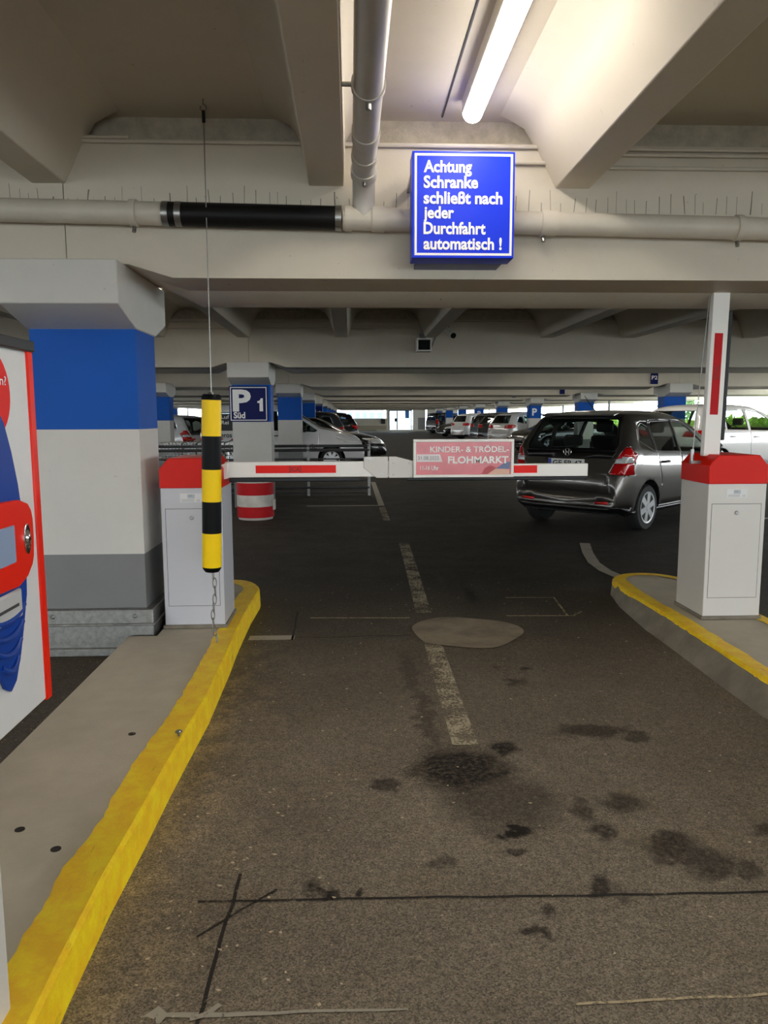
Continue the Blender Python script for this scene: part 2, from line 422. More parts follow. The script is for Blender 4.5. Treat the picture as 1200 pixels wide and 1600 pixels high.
mb.raw([(x, y, .005) for x, y in ring], [tuple(range(n))]); mb.build('mortar_patch', M['patch'], fl)
# litter: small pale crumbs lying on the asphalt
mb = MB()
for i in range(220):
    x, y = random.uniform(-.65, 2.0), random.uniform(1.6, 6.5); r = random.uniform(.002, .006)
    if i < 60: x, y = random.uniform(-.66, -.05), random.uniform(1.7, 3.0)
    a = random.uniform(0, PI)
    mb.raw([(x + r * math.cos(a + q * PI / 2) * (1 if q % 2 else 1.8), y + r * math.sin(a + q * PI / 2), .003 + (.002 if q == 0 else 0)) for q in range(4)], [(0, 1, 2, 3)])
o = mb.build('grit', mat('grit', (206, 190, 160), .8)); tag(o, 'pale grit and leaf crumbs scattered on the dark lane', 'grit', kind='stuff')

c = MB().box(-17, 17, -9, 84, 3.13, 3.45).build('ceiling', M['concrete_smooth']); tag(c, 'off-white ribbed concrete ceiling over the lanes', 'ceiling', kind='structure')
def rib(x0, x1, y0, y1, taper=(.06, .06), zb=2.735):
    """one downstand rib: flat soffit, sloping flanks, coved into the slab"""
    tl, tr = taper
    poly = [(x0, zb), (x0 - tl, 2.98), (x0 - tl - .05, 3.06), (x0 - tl - .14, 3.11), (x0 - tl - .2, 3.135), (x1 + tr + .2, 3.135), (x1 + tr + .14, 3.11), (x1 + tr + .05, 3.06), (x1 + tr, 2.98), (x1, zb)]
    return MB().prism(poly, 'y', y0, y1).build('rib', M['concrete_smooth'], c, bevel=.006)
rx = [(-4.25, -4.06), (-3.05, -2.86), (-1.74, -1.56), (-.218, -.025), (1.176, 1.367), (3.03, 3.24), (4.33, 4.55), (6.3, 6.52), (7.7, 7.9), (9.9, 10.1), (11.4, 11.6)]
for i, (a, b) in enumerate(rx):
    tp = (.05, .012) if i == 3 else ((.13, .12) if i in (2, 4) else (.1, .1))
    rib(a, b, -8.9, Y0 + .03, tp)
    for k in range(3): rib(a, b, Y0 + .84 + SP * k, Y0 + SP * (k + 1) + .03, (.1, .1), 2.69)
# thin joint in the slab beside the lamp
MB().box(.53, .538, -2, 4.5, 3.125, 3.132).build('slab_joint', M['gap'], c)

# transverse beams with notched ends that sit on the corbels
def beam(k):
    y = Y0 + SP * k
    far = k > 3
    b = thing('beam', 'concrete cross beam %s' % BEAM_LAB[k], 'beam', (0, y, 0), kind='structure', group='cross beams over the lanes')
    for (xa, xb, name) in ((-1.57, 8.66, 'span'), (-11.8, -1.575, 'side_span'), (8.665, 16.9, 'side_span')):
        zb = 2.232; zn = 2.306
        l0, l1 = xa + .58, xa + .335
        r0_, r1_ = xb - .58, xb - .335
        poly = [(xa, 2.97), (xa, zn), (l1, zn), (l0, zb), (r0_, zb), (r1_, zn), (xb, zn), (xb, 2.97)]
        m = MB().prism(poly, 'y', y, y + .36)
        m.prism(poly, 'y', y + .36, y + .44)
        low = [(p[0] + (.02 if p[0] == l0 else (-.02 if p[0] == r0_ else 0)), p[1] - (.052 if p[1] == zb else 0)) for p in poly]
        nL = len(low)
        A_ = [(p[0], y + .44, p[1] + (.052 if p[1] < zb - .03 else 0)) for p in low]; B_ = [(p[0], y + .56, p[1]) for p in low]; C_ = [(p[0], y + .78, p[1]) for p in low]
        m.raw(A_ + B_ + C_, [tuple(range(nL)), tuple(2 * nL + i for i in range(nL))] + [(r_ * nL + i, r_ * nL + (i + 1) % nL, (r_ + 1) * nL + (i + 1) % nL, (r_ + 1) * nL + i) for r_ in (0, 1) for i in range(nL)])
        m.prism([(p[0], p[1] + .02 if p[1] < 2.5 else p[1]) for p in poly], 'y', y + .43, y + .87)
        m.build(name, M['beam'] if k < 1 else M['concrete'], b)
    MB().box(-16.9, 16.9, y + .12, y + .75, 2.96, 3.14).build('infill', M['rough_infill'], b)
    return b
BEAM_LAB = ['nearest the camera, carrying the blue warning sign', 'in second row, with the two cameras on its face', 'in third row, just behind the grey car', 'in fourth row from the barrier', 'in fifth row from the barrier', 'in sixth row from the barrier', 'in seventh row from the barrier', 'in eighth row from the barrier', 'in ninth row from the barrier', 'in tenth row from the barrier', 'farthest back, over the end wall']
for k in range(NB): beam(k)

# columns with corbels and painted bands
def column(x0, x1, k, label, kick=False, yb=None, corbel=True):
    y = (Y0 + SP * k + .2) if yb is None else yb
    o = thing('column', label, 'column', ((x0 + x1) / 2, y + .22, 0), kind='structure', group='blue banded columns')
    m = MB()
    for (a, b, i) in ((0, .622, 0), (.622, 1.382, 1), (1.382, 1.972, 2), (1.972, 2.306, 1)): m.box(x0, x1, y, y + .44, a, b, i)
    m.build('shaft', [M['col_grey'], M['col_white'], M['col_blue']], o)
    e = .012
    poly = [(y - .35, 2.305), (y - .35, 2.07), (y - .005, 1.973), (y + .445, 1.973), (y + .72, 2.07), (y + .72, 2.305)]
    MB().prism(poly, 'x', x0 - e + .0, x1 + e).build('corbel', M['col_white'], o, bevel=.006)
    if kick:
        kp = MB(); a, b, cc, d = x0 - .045, x1 + .05, y - .05, y + .49
        kp.box(a, b, cc, d, .03, .285)
        kp.box(a - .012, b + .012, cc - .012, d + .012, .185, .20)
        kp.box(a - .025, b + .025, cc - .03, d + .03, .0, .05)
        q = kp.build('kick_guard', M['galv'], o, bevel=.006); q['label'] = 'galvanised steel kick guard'
        for bx in (x0 + .06, x1 - .06):
            MB().lathe([(.014, 0), (.014, -.006), (.007, -.012)], 8, (bx, cc - .0, .245), 'y').build('bolt', M['steel'], q)
    return o
ords = ['', '', 'second', 'third', 'fourth', 'fifth', 'sixth', 'seventh', 'eighth', 'ninth', 'tenth']
for k in range(10):
    lab = 'thick white, grey and blue banded column beside the left barrier cabinet' if k == 0 else ('blue banded column carrying the navy P 1 sign' if k == 1 else 'blue banded column, %s behind the one with the P 1 sign' % ['first', 'second', 'third', 'fourth', 'fifth', 'sixth', 'seventh', 'eighth'][k - 2])
    column(-1.885, -1.268, k, lab, kick=(k == 0))
for k in range(2, 10):
    lab = ['blue banded column right behind the roof of grey hatchback', 'blue banded column in front of white SUV side, right row', 'blue banded column between white SUV and dark estate roofs', 'blue banded column behind the white people carrier, right row', 'sixth blue banded column back in right row', 'seventh blue banded column back in right row', 'eighth blue banded column back in right row', 'farthest blue banded column of the right row'][k - 2]
    column(8.36, 8.95, k, lab)
column(-5.15, -4.52, 2, 'blue banded column at left behind the railing by the white hatchback', yb=19.4)
column(-10.75, -10.1, 5, 'distant blue banded column left of the white hatchback', yb=45)

# side facades: parapet, lintel, thin posts; the world outside is bright daylight
def facade(side, x, lint, par):
    s = thing('wall_' + side, 'open %s side of garage with low parapet and daylight gap' % side, 'wall', (x, 37, 0), kind='structure')
    MB().box(x - .1, x + .1, -9, 84, 0, par).build('parapet', M['parapet'], s)
    MB().box(x - .12, x + .12, -9, 84, lint, 3.14).build('lintel', M['concrete'], s)
    y = -4.
    while y < 82:
        MB().box(x - .05, x + .05, y - .05, y + .05, par - .02, lint + .02).build('post', M['dark_rail'], s); y += 9.2
    return s
facade('right', 14.4, 2.44, .95)
facade('left', -14.6, 2.28, 1.55)

# far end wall
YF = 82.
w = thing('wall_far', 'white end wall with low curved parapet below a bright opening', 'wall', (0, YF, 0), kind='structure')
MB().box(-14.5, 3.9, YF, YF + .25, 0, 1.32).build('parapet', M['parapet'], w)
MB().box(-14.5, 3.9, YF - .02, YF + .1, 0, .55).build('plinth', mat('plinth', (168, 160, 140), .7), w)
MB().box(-14.6, 14.4, YF, YF + .25, 2.23, 3.14).build('lintel', M['concrete'], w)
MB().box(3.9, 4.15, YF - .05, YF + .3, 0, 2.25).build('jamb', M['parapet'], w)
MB().box(6.75, 7.3, YF - .05, YF + .3, 0, 2.25).build('jamb', M['col_white'], w)
m = MB(); m.box(7.3, 8.1, YF, YF + .2, 1.38, 2.25, 0); m.box(7.3, 8.1, YF, YF + .2, 0, 1.38, 1); m.build('panel', [M['col_white'], M['col_grey']], w)
m = MB(); m.box(8.3, 11.6, YF, YF + .2, 0, 1.05, 0); m.box(8.3, 11.6, YF, YF + .2, 1.05, 1.85, 1); m.box(8.3, 11.6, YF, YF + .2, 1.85, 2.25, 0); m.build('panel', [M['parapet'], M['col_blue']], w)
put_text(MB(), 'P', (8.6, YF - .02, 1.15), FX, FZ, h=.62, bold=.03).build('lettering', M['white_text'], w)
d = thing('door_1', 'glass entrance door with blue frame in the far end wall', 'door', (5.3, YF, 0), kind='structure')
m = MB()
for x in (4.2, 5.05, 6.6): m.box(x - .06, x + .06, YF - .06, YF + .06, 0, 2.2)
m.box(4.2, 6.6, YF - .05, YF + .05, 2.1, 2.2); m.box(4.2, 6.6, YF - .05, YF + .05, 0, .12)
m.build('door_frame', M['far_glass_frame'], d)
MB().box(4.26, 4.99, YF - .01, YF + .01, .12, 2.1).build('pane', M['glass_clear'], d)
MB().box(5.11, 6.54, YF - .01, YF + .01, .12, 2.1).build('pane', M['glass_clear'], d)
MB().box(4.75, 5.0, YF - .05, YF - .02, .95, 1.35).build('notice', M['ink'], d)
MB().box(5.9, 6.35, YF - .05, YF - .02, 1.3, 2.1).build('poster', mat('poster_blue', (60, 130, 210), .4), d)
o = MB().box(3.3, 3.75, YF - .30, YF - .004, .75, 1.3).build('waste_bin', M['ink'], bevel=.03); tag(o, 'small dark waste bin hung on the far parapet left of glass door', 'bin')
o = MB().box(2.8, 8.2, YF - 2.2, YF - .06, 0, .12).build('kerb_step', M['island']); tag(o, 'pale raised kerb step in front of far glass door', 'kerb', kind='structure')
# what stands outside
def building(name, label, x, y, wd, dp, h, m, floors, bays):
    b = thing(name, label, 'building', (x, y, 0))
    MB().box(x - wd / 2, x + wd / 2, y, y + dp, -.0, h).build('wall', m, b)
    for i in range(floors):
        q = MB()
        for j in range(bays):
            cx = x - wd / 2 + (j + .5) * wd / bays; z0 = .9 + i * h / floors
            q.box(cx - wd / bays * .32, cx + wd / bays * .32, y - .05, y + .02, z0, z0 + h / floors * .55)
        q.build('window', M['facade_blue'], b)
    return b
building('office_building', 'pale blue building seen through the far opening', 0, 104, 9, 8, 8, M['facade'], 4, 9)
b = thing('scaffold', 'blue scaffold frame beyond the far parapet', 'scaffold', (1.2, 96, 0))
for x in (-2.4, -.8, .8, 2.4, 4.0):
    MB().tube([(x, 96, 0), (x, 96, 4)], .06, 8).build('pole', M['facade_blue'], b)
for z in (1.3, 2.0, 2.7): MB().tube([(-2.4, 96, z), (4.0, 96, z)], .05, 8).build('rail', M['facade_blue'], b)
for x in (-2.4, .8): MB().tube([(x, 96, 1.3), (x + 1.6, 96, 2.7)], .05, 8).build('brace', M['facade_blue'], b)

def shrub(name, label, x, y, r, h, m, trunk=0., seed=0):
    rnd = random.Random(seed); q = MB()
    N = int(420 * (1 if r < 2 else 1.8))
    for i in range(N):
        u, v = rnd.uniform(0, 2 * PI), math.acos(rnd.uniform(-1, 1)); rad = rnd.uniform(.6, 1.0)
        p = Vector((x + r * rad * math.sin(v) * math.cos(u), y + r * rad * math.sin(v) * math.sin(u), trunk + h / 2 + h / 2 * rad * math.cos(v)))
        d1 = Vector((rnd.uniform(-1, 1), rnd.uniform(-1, 1), rnd.uniform(-.6, 1))).normalized(); d2 = d1.cross(Vector((rnd.random(), rnd.random(), .3))).normalized(); s = rnd.uniform(.12, .26)
        q.raw([p - d1 * s, p + d2 * s * .5 + Vector((0, 0, .03)), p + d1 * s, p - d2 * s * .5], [(0, 1, 2, 3)])
    t = thing(name, label, name, (x, y, 0), group='greenery outside right opening')
    q.build('foliage', m, t, fixn=False, smooth=0)
    MB().tube([(x, y, 0), (x + .05, y, trunk + h * .6)], [.08, .04], 8).build('stem', mat('bark', (86, 70, 56), .9), t)
    return t
gl = ['green bush outside, seen in rear window of white car', 'green bush outside, seen through white car front window', 'green bush outside beyond the right columns', 'green bush outside, farther along the right parapet', 'farthest green bush outside the right parapet']
for i, (x, y) in enumerate(((17.2, 29.5), (17.2, 25.0), (17.2, 34), (17.2, 41), (17.2, 52))): shrub('bush', gl[i], x, y, 2.0, 1.45, M['grass'], 0, i)
shrub('tree', 'small pale green tree outside beyond grey hatchback roof', 24.5, 56, 1.6, 2.6, M['tree'], 1.2, 9)
o = MB().box(-17, 17, -9.2, -9, 2.3, 3.2).build('wall_light_block', M['parapet']); tag(o, 'unseen header wall added behind the camera to block sky light', 'wall', kind='structure')  # unseen wall, put in to cut daylight from the open entrance
g = MB().box(-60, 60, -60, -9.2, -.12, -.01).build('ground_entry', mat('entry_ground', (176, 176, 172), .9)); tag(g, 'unseen pale ground behind the entry lane, bouncing daylight inside', 'ground', kind='structure')  # out-of-view ground, laid here to bounce light into the garage
g = MB().box(14.6, 60, -9, 110, -.12, -.01).build('ground_outside', mat('outside_ground', (205, 207, 202), .9)); tag(g, 'pale ground outside the right parapet', 'ground', kind='structure')
g = MB().box(-14.6, 14.6, 84, 130, -.12, -.01).build('street_outside', mat('outside_street', (205, 207, 204), .9)); tag(g, 'pale street outside beyond the far end wall', 'street', kind='structure')

# ------------------------------------------------------------------ lamps
LAMP = NT('lamp_diffuser'); LAMP.b.inputs['Base Color'].default_value = (.9, .9, .9, 1)
LAMP.b.inputs['Emission Color'].default_value = (1, .93, .82, 1); LAMP.b.inputs['Emission Strength'].default_value = 28
def lamp(x, y0, y1, label, strength=None):
    t = thing('ceiling_lamp', label, 'lamp', (x, (y0 + y1) / 2, 3.13), group='tubular ceiling lamps')
    MB().box(x - .056, x + .056, y0 - .005, y1 + .005, 3.055, 3.132).build('housing', M['white_paint'], t, bevel=.004)
    q = MB(); n = 12
    prof = [(x + .052 * math.cos(a), 3.055 + .05 * math.sin(a)) for a in [PI + PI * i / n for i in range(n + 1)]]
    q.prism(prof, 'y', y0, y1); q.build('diffuser', LAMP.m, t)
    for yy in (y0, y1):
        pass
    return t
lamp(.665, 2.75, 4.25, 'bright white tube lamp on the ceiling right of the downpipe')
lamp(.70, -.9, .6, 'second, unseen tube lamp over the entry lane, toward the entrance')  # unseen lamps overhead and to the sides, needed for the near lighting
lamp(.70, -4.9, -3.4, 'third, unseen tube lamp over the entry lane, nearest the entrance')
lamp(-3.6, 1.2, 2.7, 'unseen tube lamp over the left lane beside ticket terminal')
lamp(5.3, 1.2, 2.7, 'unseen tube lamp over the right lane beyond right barrier')
lamp(-2.42, 8.5, 10.0, 'tube lamp peeping out below first beam at the column corbel')
lamp(-3.5, 15.5, 17.0, 'tube lamp above the shopping trolleys')
lamp(4.2, 24.5, 26, 'tube lamp in the third bay over the far lane')
lamp(3.6, 31.8, 33.3, 'tube lamp lighting the fourth cross beam')
for (x, y, lb) in ((10.5, 16.0, 'added unseen tube lamp in the third bay right of the grey hatchback'), (7.0, 16.4, 'added unseen tube lamp in the third bay above grey hatchback roof'), (10.5, 24.0, 'added unseen tube lamp in the fourth bay over right row'), (7.0, 24.0, 'added unseen tube lamp in the fourth bay over the black saloon'), (10.5, 31.6, 'added unseen tube lamp in the fifth bay over the white SUV'), (2.0, 39.4, 'added unseen tube lamp in the sixth bay over the far lane'), (2.0, 47, 'added unseen tube lamp in the seventh bay over the far lane')): lamp(x, y, y + 1.5, lb)  # lamps added out of sight behind the beams to brighten the farther beam faces
nth = ['third', 'fourth', 'fifth', 'sixth', 'seventh', 'eighth', 'ninth', 'tenth']
for k in range(8):  # more unseen lamps added in every far bay to lift its brightness
    for (x, wh_) in ((.2, 'left part of lane'), (5.2, 'right edge of lane'), (12.6, 'right parking row')):
        y = Y0 + .87 + SP * (k + 2) - SP + 3.4; lamp(x, y, y + 1.5, 'added tube lamp over the %s in the %s bay from the barrier' % (wh_, nth[k]))
lamp(2.0, 55, 56.5, 'tube lamp over the far lane end')
lamp(4.0, 76, 77.5, 'tube lamp in front of far glass door')

# ------------------------------------------------------------------ pipes and conduits
t = thing('drain_pipe', 'painted drain pipe along first beam with a black rubber sleeve', 'pipe', (0, 4.35, 2.55))
YP = 4.365
def zp(x): return 2.540 - .016 * x
def along(x0, x1, r, n=20): return MB().tube([(x0, YP, zp(x0)), (x1, YP, zp(x1))], r, n)
along(-6, -.95, .062).build('pipe_run', M['pipe'], t); along(-.03, 9, .062).build('pipe_run', M['pipe'], t)
q = along(-.99, -.06, .064).build('rubber_sleeve', M['black_rubber'], t); q['label'] = 'black rubber sleeve'
for x in (-1.0, -.93, -.06): along(x - .012, x + .022, .067).build('hose_clamp', M['steel'], t)
for x in (-1.17, 1.09, 2.2):
    q = along(x - .018, x + .018, .072).build('pipe_clamp', M['pipe'], t)
    MB().tube([(x, YP, zp(x) - .07), (x, YP - .01, zp(x) - .10)], .012, 8).build('clamp_screw', M['steel'], q)
    MB().box(x - .01, x + .01, YP, 4.46, zp(x) - .01, zp(x) + .01).build('clamp_bracket', M['steel'], q)
along(-.02, .02, .068).build('pipe_socket', M['pipe'], t); along(.13, .20, .069).build('pipe_socket', M['pipe'], t); along(1.07, 1.16, .068).build('pipe_socket', M['pipe'], t)
t = thing('down_pipe', 'grey pipe coming from the front under the ceiling, bending down into drain pipe', 'pipe', (.085, 3, 2.78))
X = .085
elbow = [(X, -3, 2.80), (X, 4.05, 2.775), (X, 4.16, 2.765), (X, 4.25, 2.735), (X, 4.31, 2.69), (X, 4.35, 2.64), (X, 4.362, 2.59), (X, 4.365, 2.545)]
MB().tube(elbow, .062, 20).build('pipe_run', M['pipe_grey'], t)
for y in (1.2, 3.25):
    q = MB().tube([(X, y - .018, 2.782), (X, y + .018, 2.782)], .071, 20).build('pipe_clamp', M['pipe_grey'], t)
    MB().tube([(X - .06, y, 2.782), (X - .13, y, 2.782)], .01, 8).build('clamp_screw', M['steel'], q)
    MB().tube([(X, y, 2.72), (X, y, 2.685)], .011, 8).build('clamp_bolt', M['steel'], q)
MB().tube([(X, 3.72, 2.777), (X, 3.82, 2.777)], .068, 20).build('pipe_socket', M['pipe_grey'], t)
MB().tube([(X, 4.02, 2.776), (X, 4.09, 2.773)], .069, 20).build('pipe_socket', M['pipe_grey'], t)
q = MB().tube([(X, 4.20, 2.755), (X, 4.25, 2.735)], .071, 20).build('pipe_clamp', M['pipe_grey'], t)
MB().tube([(X, 4.2, 2.69), (X, 4.19, 2.66)], .01, 8).build('clamp_bolt', M['steel'], q)
def conduit(xa, xb, z, lab, y=4.432, r=.011):
    o = MB().tube([(xa, y, z), (xb, y, z)], r, 8).build('conduit', M['pipe']); tag(o, lab, 'conduit', 'thin conduits along the beams')
conduit(-1.45, -.26, 2.955, 'thin painted conduit along first beam left of the middle rib')
conduit(-.02, 1.08, 2.95, 'thin painted conduit along first beam above the warning sign')
conduit(-1.46, -1.2, 2.975, 'short doubled conduit end at the left rib', 4.43, .009)
conduit(.55, 1.13, 2.865, 'lower conduit stub right of the warning sign')
conduit(1.42, 3.0, 2.945, 'upper painted conduit right of the right rib')
conduit(1.42, 3.0, 2.915, 'middle painted conduit right of the right rib')
conduit(1.40, 3.0, 2.845, 'lowest painted conduit right of the right rib')
yb2 = Y0 + SP - .02
for (xa, xb, lab) in ((-4.0, -3.1, 'above white hatchback'), (-2.8, -1.8, 'left of the hanging wire'), (-1.5, -.33, 'above the P 1 sign'), (.0, 1.07, 'left of the box camera')):
    conduit(xa, xb, 2.93, 'upper dark conduit on second beam ' + lab, yb2, .014); conduit(xa, xb, 2.83, 'lower dark conduit on second beam ' + lab, yb2, .014)
conduit(1.4, 2.85, 2.93, 'dark conduit on second beam right of the cameras', yb2, .014)

# ------------------------------------------------------------------ kerb islands
def offset_path(path, d):
    out = []
    for i, p in enumerate(path):
        a = Vector(path[max(i - 1, 0)]); b = Vector(path[min(i + 1, len(path) - 1)]); t_ = (b - a).normalized(); n_ = Vector((-t_.y, t_.x)); out.append((p[0] + n_.x * d, p[1] + n_.y * d))
    return out
def dense(path, step):
    out = []
    for a, b in zip(path, path[1:]):
        L = math.dist(a, b); n_ = max(1, int(L / step)); out += [(a[0] + (b[0] - a[0]) * i / n_, a[1] + (b[1] - a[1]) * i / n_) for i in range(n_)]
    return out + [path[-1]]
def jag(rnd, n_):
    v = 0; out = []
    for i in range(n_):
        v = .8 * v + rnd.uniform(-1, 1) * .5; out.append(v)
    return out
def figure_one(mb, x, y, z, w_, h_):
    p = [(.38, 0), (1, 0), (1, 1), (.62, 1), (.50, .88), (.30, .80), (0, .78), (0, .64), (.38, .64)]
    mb.raw([(x + a * w_, y, z + b * h_) for a, b in p], [tuple(range(len(p)))])
def island(label, outer, zt, band, side_m, foot, rnd, flip, extra=()):
    """outer: boundary polyline of the top; band: width of yellow paint on the top"""
    t = thing('kerb_island', label, 'kerb island', (outer[0][0], outer[0][1], 0))
    P_ = dense(outer, .03); n_ = len(P_); sg = 1 if not flip else -1
    j1 = jag(rnd, n_)
    inn = offset_path(P_, sg * band); inn = [(p[0] + (q[0] - p[0]) * (1 + .09 * j), p[1] + (q[1] - p[1]) * (1 + .09 * j)) for p, q, j in zip(P_, inn, j1)]
    ed = offset_path(P_, sg * .012)
    top = MB()
    top.prism([(p[0], p[1]) for p in ed] + list(extra), 'z', 0, zt - .003); top.build('top_slab', M['island'], t, smooth=0)
    ft0 = offset_path(P_, -sg); ft = []
    for p, q in zip(P_, ft0):
        d_ = foot * min(1, max(.12, (6.05 - p[1]) / 1.1)); ft.append((p[0] + (q[0] - p[0]) * d_, p[1] + (q[1] - p[1]) * d_))
    y = MB(); nz = 5
    rows = [[(p[0], p[1], zt + .0015) for p in inn], [(p[0], p[1], zt + .0015) for p in ed], [(p[0], p[1], zt - .010) for p in P_]]
    lo = [(.0 if side_m == 'yellow' else max(.015, zt - .05 - .03 * j)) for j in jag(rnd, n_)]
    pr_ = offset_path(P_, -sg * (.004))
    rows.append([(p[0], p[1], l) for p, l in zip(pr_, lo)])
    for k in range(len(rows) - 1):
        A, B = rows[k], rows[k + 1]; y.raw(A + B, [(i, i + 1, i + 1 + n_, i + n_) for i in range(n_ - 1)])
    q = y.build('kerb_paint', M['yellow'], t, smooth=50, fixn=False); q['label'] = 'yellow painted kerb edge'
    if side_m != 'yellow':
        f = MB(); A = [(p[0], p[1], zt - .02) for p in P_]; B = [(p[0], p[1], .0) for p in ft]
        A2 = [(p[0], p[1], zt - .02) for p in ed]
        f.raw(A + B, [(i, i + n_, i + 1 + n_, i + 1) for i in range(n_ - 1)]); f.raw(A2 + A, [(i, i + 1, i + 1 + n_, i + n_) for i in range(n_ - 1)])
        f.build('kerb_foot', M['kerb_foot'], t, fixn=False)
    return t
rnd = random.Random(3)
nose = [(-.955 + .25 * math.cos(a), 5.70 + .46 * math.sin(a)) for a in [PI * i / 14 for i in range(15)]]
ys = [(-.705 + .012 * math.sin(y * 2.2) + rnd.uniform(-.004, .004), y) for y in [0.0 + .35 * i for i in range(16)]]
outer = ys + nose
tI = island('grey kerb island with a yellow painted edge at left of the lane', outer, .13, .13, 'yellow', 0, rnd, False, [(-1.19, 5.3), (-1.19, 4.56)])
MB().box(-1.36, -.80, 0, 4.565, .0, .1272).build('walkway', M['island'], tI)
# worn spots and fixings in the island
for (x, y) in ((-1.08, 2.36), (-.92, 2.24), (-.93, 3.1)):
    MB().lathe([(.016, 0), (.016, .002)], 12, (x, y, .1275)).build('drill_hole', M['crack'], tI)
nb = thing('anchor_bolt', 'bent bolt with a washer stuck in the yellow kerb top', 'bolt', (-.725, 3.06, .131))
MB().tube([(-.725, 3.06, .129), (-.725, 3.06, .150)], .005, 8).build('shank', M['steel'], nb)
MB().lathe([(.014, 0), (.016, .004), (.010, .009)], 10, (-.725, 3.06, .148)).build('head', M['steel'], nb)
nose = [(2.43 - .31 * math.cos(a), 5.90 + .34 * math.sin(a)) for a in [PI * i / 14 for i in range(15)]]
outer = [(2.10 + .008 * math.sin(y * 3), y) for y in [0.0 + .35 * i for i in range(17)]] + nose + [(2.745, 5.4), (2.75, 4.6), (2.78, 0.0)]
tR = island('grey kerb island with worn yellow edge under the right barrier', outer, .13, .10, 'grey', .10, random.Random(5), True)

# ------------------------------------------------------------------ barriers
def cabinet(x0, x1, y0, y1, zb, m_body, name, label, plinth):
    t = thing(name, label, 'barrier', ((x0 + x1) / 2, (y0 + y1) / 2, .128))
    z0 = .13
    MB().box(x0 - .012, x1 + .012, y0 - .012, y1 + .012, z0 - .002, z0 + .022).build('mortar_bed', M['kerb_foot'], t, bevel=.006)
    MB().box(x0, x1, y0, y1, z0 + .02, 1.02).build('housing', m_body, t, bevel=.004)
    c1, c2 = .055, .065
    prof = [(x0 - .004, 1.018), (x0 - .004, 1.135), (x0 + c1, 1.203), (x1 - c1, 1.203), (x1 + .004, 1.135), (x1 + .004, 1.018)]
    q = MB().prism(prof, 'y', y0 - .004, y1 + .004).build('hood', M['red'], t, bevel=.005); q['label'] = 'red hood'
    dx0, dx1, dz0, dz1 = x0 + .028, x1 - .03, .275, .888
    g = MB()
    for (a, b, c_, d_) in ((dx0 - .003, dx1 + .003, dz0 - .003, dz0), (dx0 - .003, dx1 + .003, dz1, dz1 + .003), (dx0 - .003, dx0, dz0, dz1), (dx1, dx1 + .003, dz0, dz1)):
        g.box(a, b, y0 - .0006, y0 + .002, c_, d_)
    dr = MB().box(dx0, dx1, y0 - .0015, y0 + .01, dz0, dz1).build('door', m_body, t)
    g.build('door_seam', M['gap'], dr)
    MB().lathe([(.012, 0), (.012, -.006), (.008, -.009)], 14, ((dx0 + dx1) / 2, y0 - .0015, .832), 'y').build('lock', M['steel'], dr)
    lb = MB().box(x0 + .12, x0 + .255, y0 - .002, y0 + .002, .93, .985).build('type_plate', M['label_silver'], t)
    MB().box(x0 + .165, x0 + .21, y0 - .003, y0, .955, .98).build('logo_field', mat('logo_field', (170, 174, 182), .4), lb)
    lt = MB(); put_text(lt, 'ICA', (x0 + .174, y0 - .0036, .966), FX, FZ, h=.009, bold=.02)
    put_text(lt, 'CE', (x0 + .222, y0 - .0036, .936), FX, FZ, h=.011, bold=.0)
    for i in range(3): lt.box(x0 + .128, x0 + .205, y0 - .0034, y0 - .003, .936 + i * .006, .9375 + i * .006)
    lt.build('lettering', M['ink_grey'], lb)
    return t
L = cabinet(-1.175, -.80, 4.72, 5.11, 0, M['cab_grey'], 'barrier_gate', 'grey barrier cabinet with red hood and lowered jointed arm across the lane', 0)
def ica(mb, o, ux, uy, h):
    put_text(mb, 'ICA', Vector(o) + Vector(ux).normalized() * h * .18 + Vector(uy).normalized() * h * .14, ux, uy, h=h * .72, w=h * 1.5, bold=.02)
    ux = Vector(ux).normalized(); uy = Vector(uy).normalized(); o = Vector(o); w_, t_ = h * 1.86, h * .09
    for (a, b, c_, d_) in ((0, t_, 0, h), (w_ - t_, w_, 0, h), (0, w_ * .14, 0, t_), (0, w_ * .14, h - t_, h), (w_ * .86, w_, 0, t_), (w_ * .86, w_, h - t_, h)):
        mb.raw([o + ux * x + uy * y for x, y in ((a, c_), (b, c_), (b, d_), (a, d_))], [(0, 1, 2, 3)])
YA = 4.86
arm = MB().box(-.80, .42, YA, YA + .05, 1.070, 1.170).box(.36, 1.542, YA + .002, YA + .05, 1.066, 1.148).build('boom', M['white_paint'], L, bevel=.004)
MB().box(-.604, -.093, YA - .0015, YA, 1.097, 1.147).build('red_stripe', M['red_tape'], arm)
MB().box(1.03, 1.208, YA - .0015 + .002, YA + .002, 1.089, 1.138).build('red_stripe', M['red_tape'], arm)
lt = MB(); ica(lt, (-.39, YA - .003, 1.102), FX, FZ, .04); lt.build('lettering', M['ink_red'], arm)
MB().box(-.775, .06, YA + .003, YA + .045, 1.040, 1.070).build('rubber_edge', M['rubber_strip'], arm, bevel=.008)
MB().box(.36, 1.54, YA - .004, YA + .045, 1.042, 1.066).build('rubber_edge', M['rubber_strip'], arm, bevel=.008)
q = MB().prism([(-.86, 1.05), (-.77, 1.07), (-.77, 1.17), (-.86, 1.14), (-.93, 1.10)], 'y', YA - .06, YA - .0).build('arm_bracket', M['white_paint'], L, bevel=.006)
q = MB().prism([(.085, 1.195), (.09, 1.20), (.24, 1.20), (.24, 1.064), (.165, 1.064), (.085, 1.13)], 'y', YA - .012, YA - .004).build('joint_plate', M['cab_white'], L, bevel=.002)
for (x, z) in ((.10, 1.188), (.125, 1.186), (.205, 1.085)): MB().lathe([(.007, 0), (.007, -.004)], 8, (x, YA - .012, z), 'y').build('rivet', M['steel'], q)
